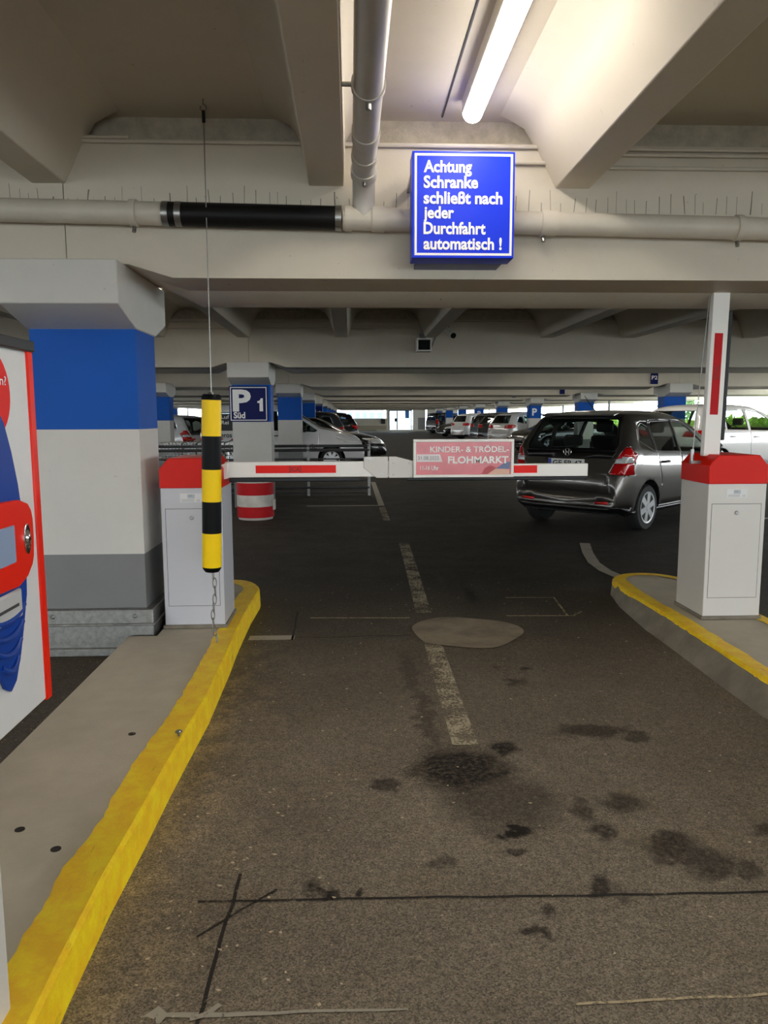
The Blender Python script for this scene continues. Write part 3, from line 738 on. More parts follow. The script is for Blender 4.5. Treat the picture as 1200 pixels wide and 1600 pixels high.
q = MB().prism([(.245, 1.20), (.29, 1.20), (.40, 1.172), (.40, 1.064), (.245, 1.064)], 'y', YA - .012, YA - .004).build('joint_plate', M['cab_white'], L, bevel=.002)
for (x, z) in ((.275, 1.155), (.375, 1.155), (.275, 1.082), (.375, 1.082)): MB().lathe([(.007, 0), (.007, -.004)], 8, (x, YA - .012, z), 'y').build('rivet', M['steel'], q)

bn = thing('flea_market_banner', 'pink framed flea market banner fixed on the lowered barrier arm', 'banner', (.72, YA - .02, 1.078))
YB = YA - .03
def frame(mb, x0, x1, z0, z1, wd, ya, yb):
    mb.box(x0, x1, ya, yb, z0, z0 + wd); mb.box(x0, x1, ya, yb, z1 - wd, z1); mb.box(x0, x0 + wd, ya, yb, z0 + wd, z1 - wd); mb.box(x1 - wd, x1, ya, yb, z0 + wd, z1 - wd)
q = MB(); frame(q, .40, 1.046, 1.066, 1.310, .018, YB - .012, YB + .012); q.build('frame', M['white_paint'], bn, bevel=.003)
pn = MB().box(.415, 1.031, YB - .002, YB + .006, 1.08, 1.296).build('panel', M['banner_red'], bn); pn['label'] = 'pink printed panel'
q = MB().prism([(.422, 1.166), (.588, 1.166), (.572, 1.214), (.422, 1.214)], 'y', YB - .0035, YB - .002).build('date_field', M['banner_date'], pn)
lt = MB(); yt = YB - .0045
put_text(lt, 'KINDER- & TRÖDEL-', (.508, yt, 1.226), FX, FZ, w=.505, h=.046, bold=.016); lt.build('lettering', M['white_text'], pn); lt = MB(); put_text(lt, 'FLOHMARKT', (.622, yt, 1.154), FX, FZ, w=.390, h=.047, bold=.03); lt.build('lettering', M['white_text'], pn); lt = MB()
put_text(lt, '11-16 Uhr', (.445, yt, 1.112), FX, FZ, w=.118, h=.03, bold=.014); lt.build('lettering', M['white_text'], pn)
put_text(MB(), '31.08.2025', (.430, yt, 1.178), FX, FZ, w=.135, h=.024, bold=.01).build('lettering', M['ink_grey'], pn)
MB().prism([(.88, 1.085), (1.02, 1.085), (1.02, 1.115), (.93, 1.12), (.90, 1.10)], 'y', YB - .0032, YB - .002).build('printed_shape', M['banner_skin'], pn)
MB().prism([(.93, 1.12), (1.02, 1.118), (1.025, 1.165), (.99, 1.16), (.96, 1.14)], 'y', YB - .0031, YB - .002).build('printed_shape', M['banner_dark'], pn)
MB().prism([(.84, 1.082), (.90, 1.084), (.935, 1.125), (.90, 1.145), (.86, 1.125)], 'y', YB - .003, YB - .002).build('printed_shape', mat('banner_deep_red', (176, 60, 70), .4), pn)

R = cabinet(2.292, 2.672, 4.745, 5.15, 0, M['cab_white'], 'barrier_gate', 'white barrier cabinet with red hood and upright arm at right', 0)
lean = Matrix.Translation((2.366, 0, 1.2)) @ Matrix.Rotation(math.radians(.9), 4, 'Y') @ Matrix.Translation((-2.366, 0, -1.2))
YR = 4.88
def leanb(*a, m=None, n_=None, par=None, bv=.003): return MB().box(*a).xf(lean).build(n_, m, par, bevel=bv)
bo = leanb(2.312, 2.42, YR, YR + .05, 1.19, 2.36, m=M['white_paint'], n_='boom', par=R)
leanb(2.335, 2.389, YR - .0015, YR, 1.46, 1.98, m=M['red_deep'], n_='red_stripe', par=bo, bv=0)
lt = MB(); ica(lt, (2.340 + .044, YR - .003, 1.69), (0, 0, 1), (-1, 0, 0), .044); lt.xf(lean); lt.build('lettering', M['ink_red'], bo)
leanb(2.42, 2.447, YR + .002, YR + .048, 1.295, 2.12, m=M['rubber_strip'], n_='rubber_edge', par=bo, bv=.006)
MB().box(2.395, 2.43, YR + .06, YR + .09, 1.19, 1.32).build('arm_bracket', M['white_paint'], R)
MB().tube([(2.245, 4.90, 1.18), (2.325, 4.92, 2.30)], .0035, 6).build('stay_wire', M['steel'], R)
MB().tube([(2.245, 4.90, 1.15), (2.245, 4.90, 1.235)], .012, 8).build('wire_clip', M['steel'], R)
MB().box(2.235, 2.30, 4.885, 4.915, 1.14, 1.16).build('wire_bracket', M['steel'], R)

# hanging striped warning tube
t = thing('hanging_warning_tube', 'yellow and black striped plastic tube hanging on a wire', 'warning tube', (-.79, 4.35, .13))
ax0, ax1 = Vector((-.775, 4.33, 1.552)), Vector((-.8045, 4.35, .597))
def onax(z): f = (1.552 - z) / (1.552 - .597); return ax0 + (ax1 - ax0) * f
zz = [1.552, 1.348, 1.160, .977, .795, .597]
for i in range(5):
    q = MB().tube([onax(zz[i]), onax(zz[i + 1])], .0545, 28).build('band', M['yellow_tube'] if i % 2 == 0 else M['black_gloss'], t); q['label'] = 'yellow reflective band' if i % 2 == 0 else 'black band'
MB().tube([onax(1.549), onax(1.567), onax(1.580)], [.056, .054, .046], 28).build('end_cap', M['black_gloss'], t)
MB().tube([onax(.60), onax(.585), onax(.568)], [.054, .052, .040], 28).build('end_cap', M['black_gloss'], t)
MB().tube([onax(1.578), onax(1.592)], [.022, .015], 12).build('wire_socket', M['steel'], t)
top = Vector((-.765, 4.30, 3.128))
MB().tube([onax(1.59), top + Vector((0, 0, -.06))], .003, 6).build('wire', M['steel'], t)
MB().tube([top + Vector((0, 0, -.12)), top + Vector((0, 0, -.06))], .009, 8).build('wire_clamp', M['black_rubber'], t)
hk = [top + Vector((.016 * math.sin(a), 0, -.045 + .016 * math.cos(a))) for a in [2 * PI * i / 12 for i in range(11)]]
MB().tube([top, top + Vector((0, 0, -.028))] + hk, .004, 6).build('hook', M['steel'], t)
p0, p1 = onax(.57), Vector((-.80, 4.392, .132)); nl = 9
ch = MB()
for i in range(nl):
    f = (i + .5) / nl; cpos = p0.lerp(p1, f) + Vector((.012 * math.sin(f * PI * 2.2), 0, 0)); Ls = (p0 - p1).length / nl * .64; wd = .011
    pts = []
    for j in range(14):
        a = 2 * PI * j / 14; u, v = wd * math.cos(a), Ls * math.sin(a)
        dx, dy = (math.cos(.5), math.sin(.5)) if i % 2 else (-math.sin(.5), math.cos(.5))
        pts.append(cpos + Vector((u * dx, u * dy, v)))
    ch.tube(pts, .003, 6, closed=True)
ch.build('chain', M['chain'], t)

# warning sign box
Y = 4.12
s = thing('warning_sign', 'blue box sign with white German warning text on first beam', 'sign', (.6, Y + .1, 2.283))
MB().box(.334, .872, Y, Y + .16, 2.283, 2.820).build('box', M['sign_blue'], s, bevel=.003)
q = MB(); frame(q, .346, .861, 2.296, 2.808, .012, Y - .0015, Y + .002); q.build('border', M['white_text'], s)
lt = MB(); rows = [('Achtung', 2.694, .252, .080), ('Schranke', 2.634, .285, .064), ('schließt nach', 2.555, .415, .064), ('jeder', 2.463, .160, .081), ('Durchfahrt', 2.402, .328, .064), ('automatisch !', 2.324, .415, .064)]
for b_, z_, w_, h_ in rows:
    put_text(lt, b_, (.393, Y - .003, z_), FX, FZ, w=w_, h=h_, bold=.031)
lt.build('lettering', M['white_text'], s)
MB().box(.33, .36, Y + .1, 4.455, 2.70, 2.73).build('bracket', M['steel'], s); MB().box(.845, .875, Y + .1, 4.455, 2.70, 2.73).build('bracket', M['steel'], s)
MB().box(.37, .84, Y + .16, 4.45, 2.283, 2.31).build('base_tray', M['sign_side'], s)

# P1 sign on the second column
yc = Y0 + SP + .2
Yp = yc - .03
s = thing('parking_sign', 'navy sign with white P 1 Süd on second column', 'sign', (-1.62, Yp, 1.385))
MB().box(-1.925, -1.312, Yp, Yp + .03, 1.385, 1.95).build('panel', M['navy'], s, bevel=.002)
q = MB(); frame(q, -1.908, -1.329, 1.402, 1.933, .014, Yp - .002, Yp); q.build('border', M['white_text'], s)
lt = MB(); put_text(lt, 'P', (-1.87, Yp - .003, 1.545), FX, FZ, w=.29, h=.35, bold=.04); figure_one(lt, -1.478, Yp - .003, 1.55, .088, .205); put_text(lt, 'Süd', (-1.86, Yp - .003, 1.435), FX, FZ, w=.185, h=.105, bold=.035)
lt.build('lettering', M['white_text'], s)
yq = Y0 + SP * 4 + .18
s = thing('parking_sign', 'small navy P 1 sign on a far left column behind the van', 'sign', (-1.58, yq, 1.4)); MB().box(-1.85, -1.3, yq - .03, yq + .02, 1.4, 1.95).build('panel', M['navy'], s)
lt = MB(); put_text(lt, 'P', (-1.80, yq - .032, 1.52), FX, FZ, h=.34, bold=.03); figure_one(lt, -1.47, yq - .032, 1.52, .10, .22); lt.build('lettering', M['white_text'], s)
for (x, y, wd, z0, z1, lab) in ((7.98, Y0 + 2 * SP, .19, 2.29, 2.61, 'small navy P 2 sign on third beam left of upright barrier arm'), (7.7, Y0 + 3 * SP, .18, 2.26, 2.5, 'small dark sign on the fourth beam above grey car'), (7.6, Y0 + 4 * SP, .18, 2.33, 2.55, 'smaller dark sign on the fifth beam'), (7.5, Y0 + 5 * SP, .18, 2.33, 2.55, 'tiny dark sign on the sixth beam')):
    s = thing('bay_sign', lab, 'sign', (x, y - .01, z0), group='small bay signs on the beams'); MB().box(x - wd / 2, x + wd / 2, y - .03, y + .005, z0, z1).build('panel', M['navy'], s)
    if z1 > 2.6:
        put_text(MB(), 'P2', (x - wd * .4, y - .032, z1 - .20), FX, FZ, w=wd * .8, h=.10, bold=.02).build('lettering', M['white_text'], s)
for k in (4, 6):
    y = Y0 + SP * k + .17; s = thing('parking_sign', 'white P on blue sign on the %s right-row column' % ('fourth' if k == 4 else 'sixth'), 'sign', (8.65, y, 1.4)); MB().box(8.4, 8.92, y - .03, y + .02, 1.4, 1.95).build('panel', M['col_blue'], s)
    put_text(MB(), 'P', (8.5, y - .032, 1.5), FX, FZ, h=.34, bold=.03).build('lettering', M['white_text'], s)

# cameras on the second beam
s = thing('box_camera', 'square housed camera hanging at the second beam rib', 'camera', (1.15, 12.0, 2.55))
q = MB(); frame(q, 1.03, 1.262, 2.452, 2.65, .024, 11.82, 11.88); q.box(1.03, 1.262, 11.88, 12.06, 2.452, 2.65); q.build('housing', M['white_paint'], s, bevel=.006)
MB().box(1.05, 1.24, 11.85, 11.88, 2.47, 2.63).build('window', M['black_gloss'], s)
MB().box(1.10, 1.19, 12.02, 12.14, 2.60, 2.74).build('mount', M['dark_rail'], s); MB().tube([(1.27, 11.95, 2.52), (1.33, 11.95, 2.68)], .012, 6).build('stay', M['dark_rail'], s)
s = thing('bullet_camera', 'small bullet camera on a bracket right of the box camera', 'camera', (1.55, 12.05, 2.8))
MB().tube([(1.52, 12.1, 2.80), (1.60, 11.9, 2.70)], .055, 14).build('housing', M['white_paint'], s); MB().tube([(1.601, 11.897, 2.699), (1.606, 11.886, 2.693)], .046, 14).build('lens', M['black_gloss'], s)
MB().tube([(1.48, 12.13, 2.84), (1.52, 12.06, 2.80)], .03, 8).build('bracket', M['dark_rail'], s); MB().box(1.42, 1.56, 12.08, 12.16, 2.82, 2.87).build('mount', M['dark_rail'], s)

# striped concrete bollard
b = thing('bollard', 'red and white striped round bollard below the lowered arm', 'bollard', (-1.375, 10.97, 0))
R_ = .265; zs_ = [0, .035, .17, .28, .40, .46, .50]
bc = (-1.375, 10.97, 0)
MB().lathe([(R_ - .02, 0), (R_ - .012, .04)], 40, bc).build('foot', M['bollard_white'], b)
for (a, b2, m_) in ((.035, .19, 'red_deep'), (.19, .355, 'bollard_white'), (.355, .53, 'red_deep'), (.53, .60, 'bollard_white')):
    MB().lathe([(R_, a), (R_, b2)], 40, bc).build('band', M[m_], b)['label'] = 'red band' if m_ == 'red_deep' else 'white band'
q = MB().box(-1.13, -1.09, 10.90, 11.04, .13, .28).build('side_lug', M['bollard_white'], b, bevel=.01)

# railing of the trolley bay
YR2 = 14.1
r = thing('railing', 'low metal tube railing behind bollard and first column', 'railing', (-2, YR2, 0))
for z, rad in ((.925, .028), (.85, .030), (.685, .014), (.285, .020), (.155, .032), (.06, .02)):
    MB().tube([(-6.2, YR2, z), (.35, YR2, z)], rad, 10).build('rail', M['dark_rail'], r)
for x in (-6.0, -4.2, -2.5): MB().box(x - .025, x + .025, YR2 - .025, YR2 + .025, 0, .93).build('post', M['galv'], r)
for x in (-.78, .345): MB().box(x - .025, x + .025, YR2 - .025, YR2 + .025, 0, .95).build('post', M['galv'], r)

# shopping trolleys
def trolley():
    t = thing('shopping_trolley', '', 'shopping trolley', (0, 0, 0), group='nested shopping trolleys')
    bk = MB()
    def P(u, v, w_): # u along length 0..1, v across, w height 0..1
        x = -.40 + .80 * u; wd = .27 - .05 * u; zb = .58 + .10 * u; z1 = .98 - .02 * u
        return (x, wd * v, zb + (z1 - zb) * w_)
    for sgn in (-1, 1):
        for i in range(13): bk.tube([P(i / 12, sgn, 0), P(i / 12, sgn, 1)], .004, 4)
        for j in range(4): bk.tube([P(0, sgn, j / 3), P(1, sgn, j / 3)], .005, 4)
    for i in range(7):
        v = -1 + i / 3; bk.tube([P(0, v, 0), P(1, v, 0)], .004, 4); bk.tube([P(1, v, 0), P(1, v, 1)], .004, 4); bk.tube([P(0, v, 0), P(0, v, 1)], .004, 4)
    bk.tube([P(1, -1, 1), P(1, 1, 1)], .006, 4); bk.tube([P(0, -1, 1), P(0, 1, 1)], .006, 4)
    bk.build('basket', M['chrome'], t, world=False)
    MB().tube([(-.55, -.26, 1.03), (-.55, .26, 1.03)], .018, 8).build('handle', M['red'], t, world=False)
    fr_ = MB()
    for sgn in (-1, 1):
        fr_.tube([(-.55, .26 * sgn, 1.03), (-.40, .26 * sgn, .95), (-.42, .25 * sgn, .55), (-.45, .25 * sgn, .14), (.40, .18 * sgn, .14)], .012, 6)
        fr_.tube([(.38, .18 * sgn, .14), (-.35, .24 * sgn, .58)], .010, 6)
    fr_.build('frame', M['chrome'], t, world=False)
    for (x, y) in ((-.42, .25), (-.42, -.25), (.38, .18), (.38, -.18)):
        MB().lathe([(.05, -.015), (.065, -.012), (.065, .012), (.05, .015)], 12, (x, y, .066), 'y').build('wheel', M['tyre'], t, world=False)
    return t
tl = ['first shopping trolley of nested row, nearest the P 1 column', 'second shopping trolley of nested row behind the railing', 'third shopping trolley of nested row behind the railing', 'fourth shopping trolley of nested row behind the railing', 'last shopping trolley of nested row, beside blue column']
t0 = trolley()
for i in range(5):
    o = t0 if i == 0 else copy_tree(t0)
    o.location = (-2.55 - .27 * i, 15.0, 0); o.rotation_euler = (0, 0, PI); o['label'] = tl[i]

# ticket terminal at the left edge
XF = -.93
t = thing('ticket_terminal', 'white ticket terminal with blue and red front at left edge', 'ticket terminal', (-1.2, 2.0, .13))
MB().box(-1.36, XF, 1.74, 2.262, .605, 1.64).build('housing', M['term_white'], t, bevel=.004)
MB().box(-1.38, XF + .012, 1.72, 2.30, 1.64, 1.672).build('lid', M['term_dark'], t, bevel=.004)
MB().box(-1.36, -1.12, 1.78, 1.98, .125, .61).build('pedestal', M['cab_grey'], t)
q = MB().box(-1.365, XF + .006, 2.258, 2.296, .60, 1.645).build('edge_trim', M['red_terminal'], t, bevel=.004); q['label'] = 'red edge trim'
cy_ = 2.02
half = [(0, .715), (.035, .735), (.072, .80), (.105, .88), (.132, .955), (.142, 1.05), (.135, 1.18), (.118, 1.27), (.09, 1.36), (.055, 1.44), (0, 1.50)]
poly = [(cy_ + a, z) for a, z in half] + [(cy_ - a, z) for a, z in reversed(half[1:-1])]
fp = MB().prism(poly, 'x', XF, XF + .010).build('front_shield', M['blue_terminal'], t, bevel=.003); fp['label'] = 'blue tapered front shield'
for z, a in ((.775, .050), (.82, .072), (.865, .092), (.91, .108)):
    MB().tube([(XF + .008 + .006 * (1 - (j / 5) ** 2), cy_ + a * j / 5, z + .022 * (abs(j) / 5) ** 2 * (1 if z < 1.1 else -1)) for j in range(-5, 6)], .0085, 10).build('raised_rib', M['blue_terminal'], fp)
pr2 = [(cy_ - .17, 1.05), (cy_ - .14, 1.0), (cy_ + .06, .992), (cy_ + .12, 1.01), (cy_ + .155, 1.038), (cy_ + .166, 1.06), (cy_ + .172, 1.11), (cy_ + .172, 1.165), (cy_ + .165, 1.19), (cy_ + .145, 1.212), (cy_ + .09, 1.228), (cy_ - .12, 1.235), (cy_ - .17, 1.19)]
q = MB().prism(pr2, 'x', XF + .006, XF + .022).build('control_panel', M['red_terminal'], t, bevel=.003); q['label'] = 'red control panel'
MB().box(XF + .018, XF + .024, cy_ - .10, cy_ + .048, 1.062, 1.165).build('screen', M['screen'], q, bevel=.003)
MB().lathe([(.030, 0), (.030, .004), (.022, .006), (.018, .005), (.012, .010), (.001, .011)], 20, (0, 0, 0), 'x').xf(Matrix.Translation((XF + .021, cy_ + .122, 1.115)) @ Matrix.Diagonal((1, .72, 1.45, 1))).build('button', M['chrome'], q)
q = MB().box(XF + .006, XF + .018, cy_ - .09, cy_ + .082, .905, .985).build('card_slot', M['label_silver'], t, bevel=.006)
MB().box(XF + .016, XF + .0195, cy_ - .06, cy_ + .055, .940, .948).build('slot', M['gap'], q)
q = MB().lathe([(.118, 0), (.118, .006)], 36, (XF - .001, cy_ - .005, 1.515), 'x').build('info_disc', M['red_tape'], t); q['label'] = 'round red information sticker'
lt = MB(); put_text(lt, 'Fragen?', (XF + .007, cy_ - .06, 1.53), (0, 1, 0), FZ, w=.15, h=.032, bold=.01); lt.build('lettering', M['white_text'], q)
o = MB().box(-1.02, -.775, 1.15, 1.595, .128, .95).build('post', M['cab_white'], bevel=.004); o.name = 'guard_post'; o.data.name = 'guard_post'
tag(o, 'plain light grey post cut by the lower left frame edge', 'post')

# ------------------------------------------------------------------ cars
def cm(pts, x):
    """monotone-ish cubic interpolation through (x, value) points"""
    n_ = len(pts)
    if x <= pts[0][0]: return pts[0][1]
    if x >= pts[-1][0]: return pts[-1][1]
    for i in range(n_ - 1):
        if pts[i][0] <= x <= pts[i + 1][0]: break
    def sl(j):
        if j <= 0 or j >= n_ - 1: return (pts[min(j + 1, n_ - 1)][1] - pts[max(j - 1, 0)][1]) / (pts[min(j + 1, n_ - 1)][0] - pts[max(j - 1, 0)][0])
        a = (pts[j][1] - pts[j - 1][1]) / (pts[j][0] - pts[j - 1][0]); b = (pts[j + 1][1] - pts[j][1]) / (pts[j + 1][0] - pts[j][0])
        return 0 if a * b <= 0 else 2 * a * b / (a + b)
    h = pts[i + 1][0] - pts[i][0]; t_ = (x - pts[i][0]) / h
    return (2 * t_**3 - 3 * t_**2 + 1) * pts[i][1] + (t_**3 - 2 * t_**2 + t_) * h * sl(i) + (-2 * t_**3 + 3 * t_**2) * pts[i + 1][1] + (t_**3 - t_**2) * h * sl(i + 1)

def inside(poly, p):
    c_ = False; n_ = len(poly)
    for i in range(n_):
        (x1, y1), (x2, y2) = poly[i], poly[(i + 1) % n_]
        if (y1 > p[1]) != (y2 > p[1]) and p[0] < (x2 - x1) * (p[1] - y1) / (y2 - y1) + x1: c_ = not c_
    return c_

def carve(bm, poly, axis, filt, mi):
    """cut the outline poly (in the plane across axis) into the faces accepted by filt, give them material index mi"""
    ia, ib = {'x': (1, 2), 'y': (0, 2), 'z': (0, 1)}[axis]
    a0 = min(p[0] for p in poly) - .01; a1 = max(p[0] for p in poly) + .01; b0 = min(p[1] for p in poly) - .01; b1 = max(p[1] for p in poly) + .01
    def cand():
        out = []
        for f in bm.faces:
            if not filt(f): continue
            A = [v.co[ia] for v in f.verts]; B = [v.co[ib] for v in f.verts]
            if max(A) < a0 or min(A) > a1 or max(B) < b0 or min(B) > b1: continue
            out.append(f)
        return out
    n_ = len(poly)
    for i in range(n_):
        p, q = poly[i], poly[(i + 1) % n_]
        no = [0, 0, 0]; no[ia] = q[1] - p[1]; no[ib] = -(q[0] - p[0]); cov = [0, 0, 0]; cov[ia] = p[0]; cov[ib] = p[1]
        if Vector(no).length < 1e-6: continue
        fs = cand()
        geom = list({e for f in fs for e in f.edges} | {v for f in fs for v in f.verts}) + fs
        bmesh.ops.bisect_plane(bm, geom=geom, plane_co=cov, plane_no=Vector(no).normalized(), dist=1e-5)
    for f in cand():
        c_ = f.calc_center_median()
        if inside(poly, (c_[ia], c_[ib])): f.material_index = mi

def make_car(spec, name, label, loc, heading, paint, group=None, det=True, rim_n=6, glassm=('glass', 'glass_dark')):
    L_, W, top, belt = spec['L'], spec['W'] / 2, spec['top'], spec['belt']
    root = thing(name, label, spec.get('cat', 'car'), loc, -heading, group)
    step = .05 if det else .12
    ys_ = set([0, .008, .02, .035, .05, .07, .09, .11, .135, .16, .2, .24, .28, L_, L_ - .01, L_ - .03, L_ - .06, L_ - .1, L_ - .15, L_ - .2])
    y = .3
    while y < L_ - .25: ys_.add(round(y, 3)); y += step
    ys_ = sorted(ys_)
    zb = spec.get('zb', .19)
    bm = bmesh.new(); rings = []
    for y in ys_:
        zt = cm(top, y); zs = min(cm(belt, y), zt - .035)
        e = 1.0
        if y < .32: e *= 1 - .145 * (1 - y / .32) ** 2.3
        if y > L_ - .6: e *= 1 - .24 * (1 - (L_ - y) / .6) ** 2.0
        g = max(0., zt - zs - .035); tum = .30 * g + .02; zbb = zb + (.10 * (1 - y / .25) if y < .25 else 0) + (.06 * (1 - (L_ - y) / .4) if y > L_ - .4 else 0)
        hb = zs - zbb
        w = W * e
        if hb < .06: zs = zbb + .06; hb = .06
        half_ = [(0, zbb), (w * .55, zbb), (w * .86, zbb + .005), (w * .955, zbb + .05), (w * .985, zbb + hb * .25), (w, zbb + hb * .45), (w, zbb + hb * .62), (w * .992, zbb + hb * .78), (w * .978, zbb + hb * .92), (w * .955, zs),
                 (w * .945 - tum * .30, zs + (zt - zs) * .30), (w * .94 - tum * .62, zs + (zt - zs) * .58), (w * .935 - tum * .92, zs + (zt - zs) * .80), (w * .90 - tum * 1.08, zs + (zt - zs) * .925), (w * .80 - tum, zs + (zt - zs) * .985), (w * .5 - tum * .4, zt + .012), (w * .22, zt + .02), (0, zt + .022)]
        pts = half_ + [(-p[0], p[1]) for p in half_[-2:0:-1]]
        rings.append([bm.verts.new((p[0], y, p[1])) for p in pts])
    n_ = len(rings[0])
    for A, B in zip(rings, rings[1:]):
        for j in range(n_): bm.faces.new((A[j], A[(j + 1) % n_], B[(j + 1) % n_], B[j]))
    bm.faces.new(rings[0]); bm.faces.new(list(reversed(rings[-1])))
    bmesh.ops.recalc_face_normals(bm, faces=bm.faces[:]); bm.normal_update()
    # material ids: 0 body; parts carved from the same surface
    parts = []
    def add(pname, m_, label_=None): parts.append((pname, m_, label_)); return len(parts)
    sidef = lambda s_: (lambda f: f.normal.x * s_ > .30 and f.calc_center_median().x * s_ > .1)
    rearf = lambda f: f.calc_center_median().y < .95 and (f.normal.y < -.12)
    frontf = lambda f: f.calc_center_median().y > spec['wy'] - .1 and f.normal.y > .10
    for key, poly in spec['side'].items():
        for s_ in (-1, 1):
            k = add('side_window', M[glassm[1] if ('rear' in key or 'quarter' in key) else glassm[0]]); carve(bm, poly, 'x', sidef(s_), k)
    k = add('rear_window', M[glassm[1] if spec.get('dark_rear', 1) else glassm[0]]); carve(bm, spec['rearwin'], 'y', rearf, k)
    k = add('windscreen', M[glassm[0]]); carve(bm, spec['screen'], 'y', lambda f: f.calc_center_median().y > spec['seat'] and f.normal.y > .12, k)
    for pl in spec.get('pillars', []):
        for s_ in (-1, 1): k = add('pillar_trim', M['car_black_trim']); carve(bm, pl, 'x', lambda f: sidef(s_)(f) and f.material_index == 0, k)
    if 'rear_trim' in spec:
        for q_ in spec['rear_trim']: k = add('tailgate_trim', M['car_black_trim']); carve(bm, q_, 'y', lambda f: rearf(f) and f.material_index == 0, k)
    for s_ in (-1, 1):
        k = add('tail_light', M['tail_red'], 'red tail light')
        carve(bm, [(s_ * a, b) for a, b in spec['tail_rear']], 'y', lambda f: rearf(f) and f.material_index == 0, k)
        carve(bm, spec['tail_side'], 'x', lambda f: sidef(s_)(f) and f.material_index == 0, k)
        if 'tail_white' in spec:
            k = add('reversing_light', M['lens'])
            old = parts[-2]
            idx = k - 1
            carve(bm, [(s_ * a, b) for a, b in spec['tail_white']], 'y', lambda f: f.material_index == idx and f.normal.y < -.1, k)
            carve(bm, spec['tail_white_side'], 'x', lambda f: f.material_index == idx and f.normal.x * s_ > .25, k)
        k = add('headlight', M['lens'], 'clear headlight')
        carve(bm, [(s_ * a, b) for a, b in spec['head']], 'y', lambda f: frontf(f) and f.material_index == 0, k)
        carve(bm, spec['head_side'], 'x', lambda f: sidef(s_)(f) and f.material_index == 0, k)
    if 'grille' in spec: k = add('grille', M['car_black_trim']); carve(bm, spec['grille'], 'y', lambda f: frontf(f) and f.material_index == 0, k)
    k = add('bumper_trim', M['car_black_trim'])
    carve(bm, [(-2, zb - .05), (2, zb - .05), (2, zb + .13), (-2, zb + .13)], 'y', lambda f: rearf(f) and f.material_index == 0, k)
    for s_ in (-1, 1):
        k = add('reflector', M['tail_red'], 'red bumper reflector'); z_ = zb + .16
        carve(bm, [(s_ * W * .52, z_), (s_ * W * .74, z_ + .01), (s_ * W * .74, z_ + .045), (s_ * W * .52, z_ + .035)], 'y', lambda f: rearf(f) and f.material_index == 0, k)
    for s_ in (-1, 1): k = add('sill_trim', M['car_black_trim']); carve(bm, [(-1, zb - .05), (6, zb - .05), (6, zb + .075), (-1, zb + .075)], 'x', lambda f: sidef(s_)(f) and f.material_index == 0, k)
    if det:
        for pl in spec.get('seams', []):
            for s_ in (-1, 1): k = add('door_seam', M['car_black_trim']); carve(bm, pl, 'x', lambda f: sidef(s_)(f) and f.material_index == 0, k)
        for pl in spec.get('rear_seams', []): k = add('tailgate_seam', M['car_black_trim']); carve(bm, pl, 'y', lambda f: rearf(f) and f.material_index == 0, k)
    # wheel arches
    ry = spec['ro']; fy = ry + spec['wb']; rw = spec['rw']; ra = rw + .055
    dead = 99
    for cy in (ry, fy):
        nn = 20 if det else 12
        poly = [(cy + ra * math.cos(2 * PI * i / nn), rw + .01 + ra * math.sin(2 * PI * i / nn)) for i in range(nn)]
        for s_ in (-1, 1):
            carve(bm, poly, 'x', lambda f: f.calc_center_median().x * s_ > W * .5 and f.material_index in (0, len(parts)), dead)
    bmesh.ops.delete(bm, geom=[f for f in bm.faces if f.material_index == dead], context='FACES')
    # split into one mesh per part
    def emit(idx, pname, m_, inner=True):
        fs = [f for f in bm.faces if f.material_index == idx]
        if not fs: return None
        mp = {}; vs = []; fcs = []
        for f in fs:
            t_ = []
            for v in f.verts:
                if v not in mp: mp[v] = len(vs); vs.append(v.co.copy())
                t_.append(mp[v])
            fcs.append(t_)
        q = MB(); q.raw(vs, fcs); o = q.build(pname, m_, root, smooth=40, world=False, fixn=False)
        if inner:
            o.data.materials.append(M['interior']); sm = o.modifiers.new('thick', 'SOLIDIFY'); sm.thickness = .02; sm.offset = -1; sm.material_offset = 1; sm.material_offset_rim = 1
        return o
    body = emit(0, 'body_shell', paint)
    made = {}
    for i, (pn_, m_, lb_) in enumerate(parts):
        isglass = pn_ in ('side_window', 'rear_window', 'windscreen')
        o = emit(i + 1, pn_, m_, inner=(not isglass))
        if o and lb_: o['label'] = lb_
    bm.free()
    # underbody with wheel wells
    q = MB(); q.box(-W * .82, W * .82, .15, L_ - .2, zb + .02, zb + .06)
    for cy in (ry, fy):
        for s_ in (-1, 1):
            nn = 16; vs = []; fs = []
            for i in range(nn + 1):
                a = PI * i / nn
                for xx in (W * .55, W * .97): vs.append((s_ * xx, cy + ra * 1.01 * math.cos(a), rw + .01 + ra * 1.01 * math.sin(a)))
            for i in range(nn): fs.append((2 * i, 2 * i + 1, 2 * i + 3, 2 * i + 2))
            fs.append(tuple(2 * i for i in range(nn + 1))); q.raw(vs, fs)
    q.build('underbody', M['under'], root, world=False, smooth=0)
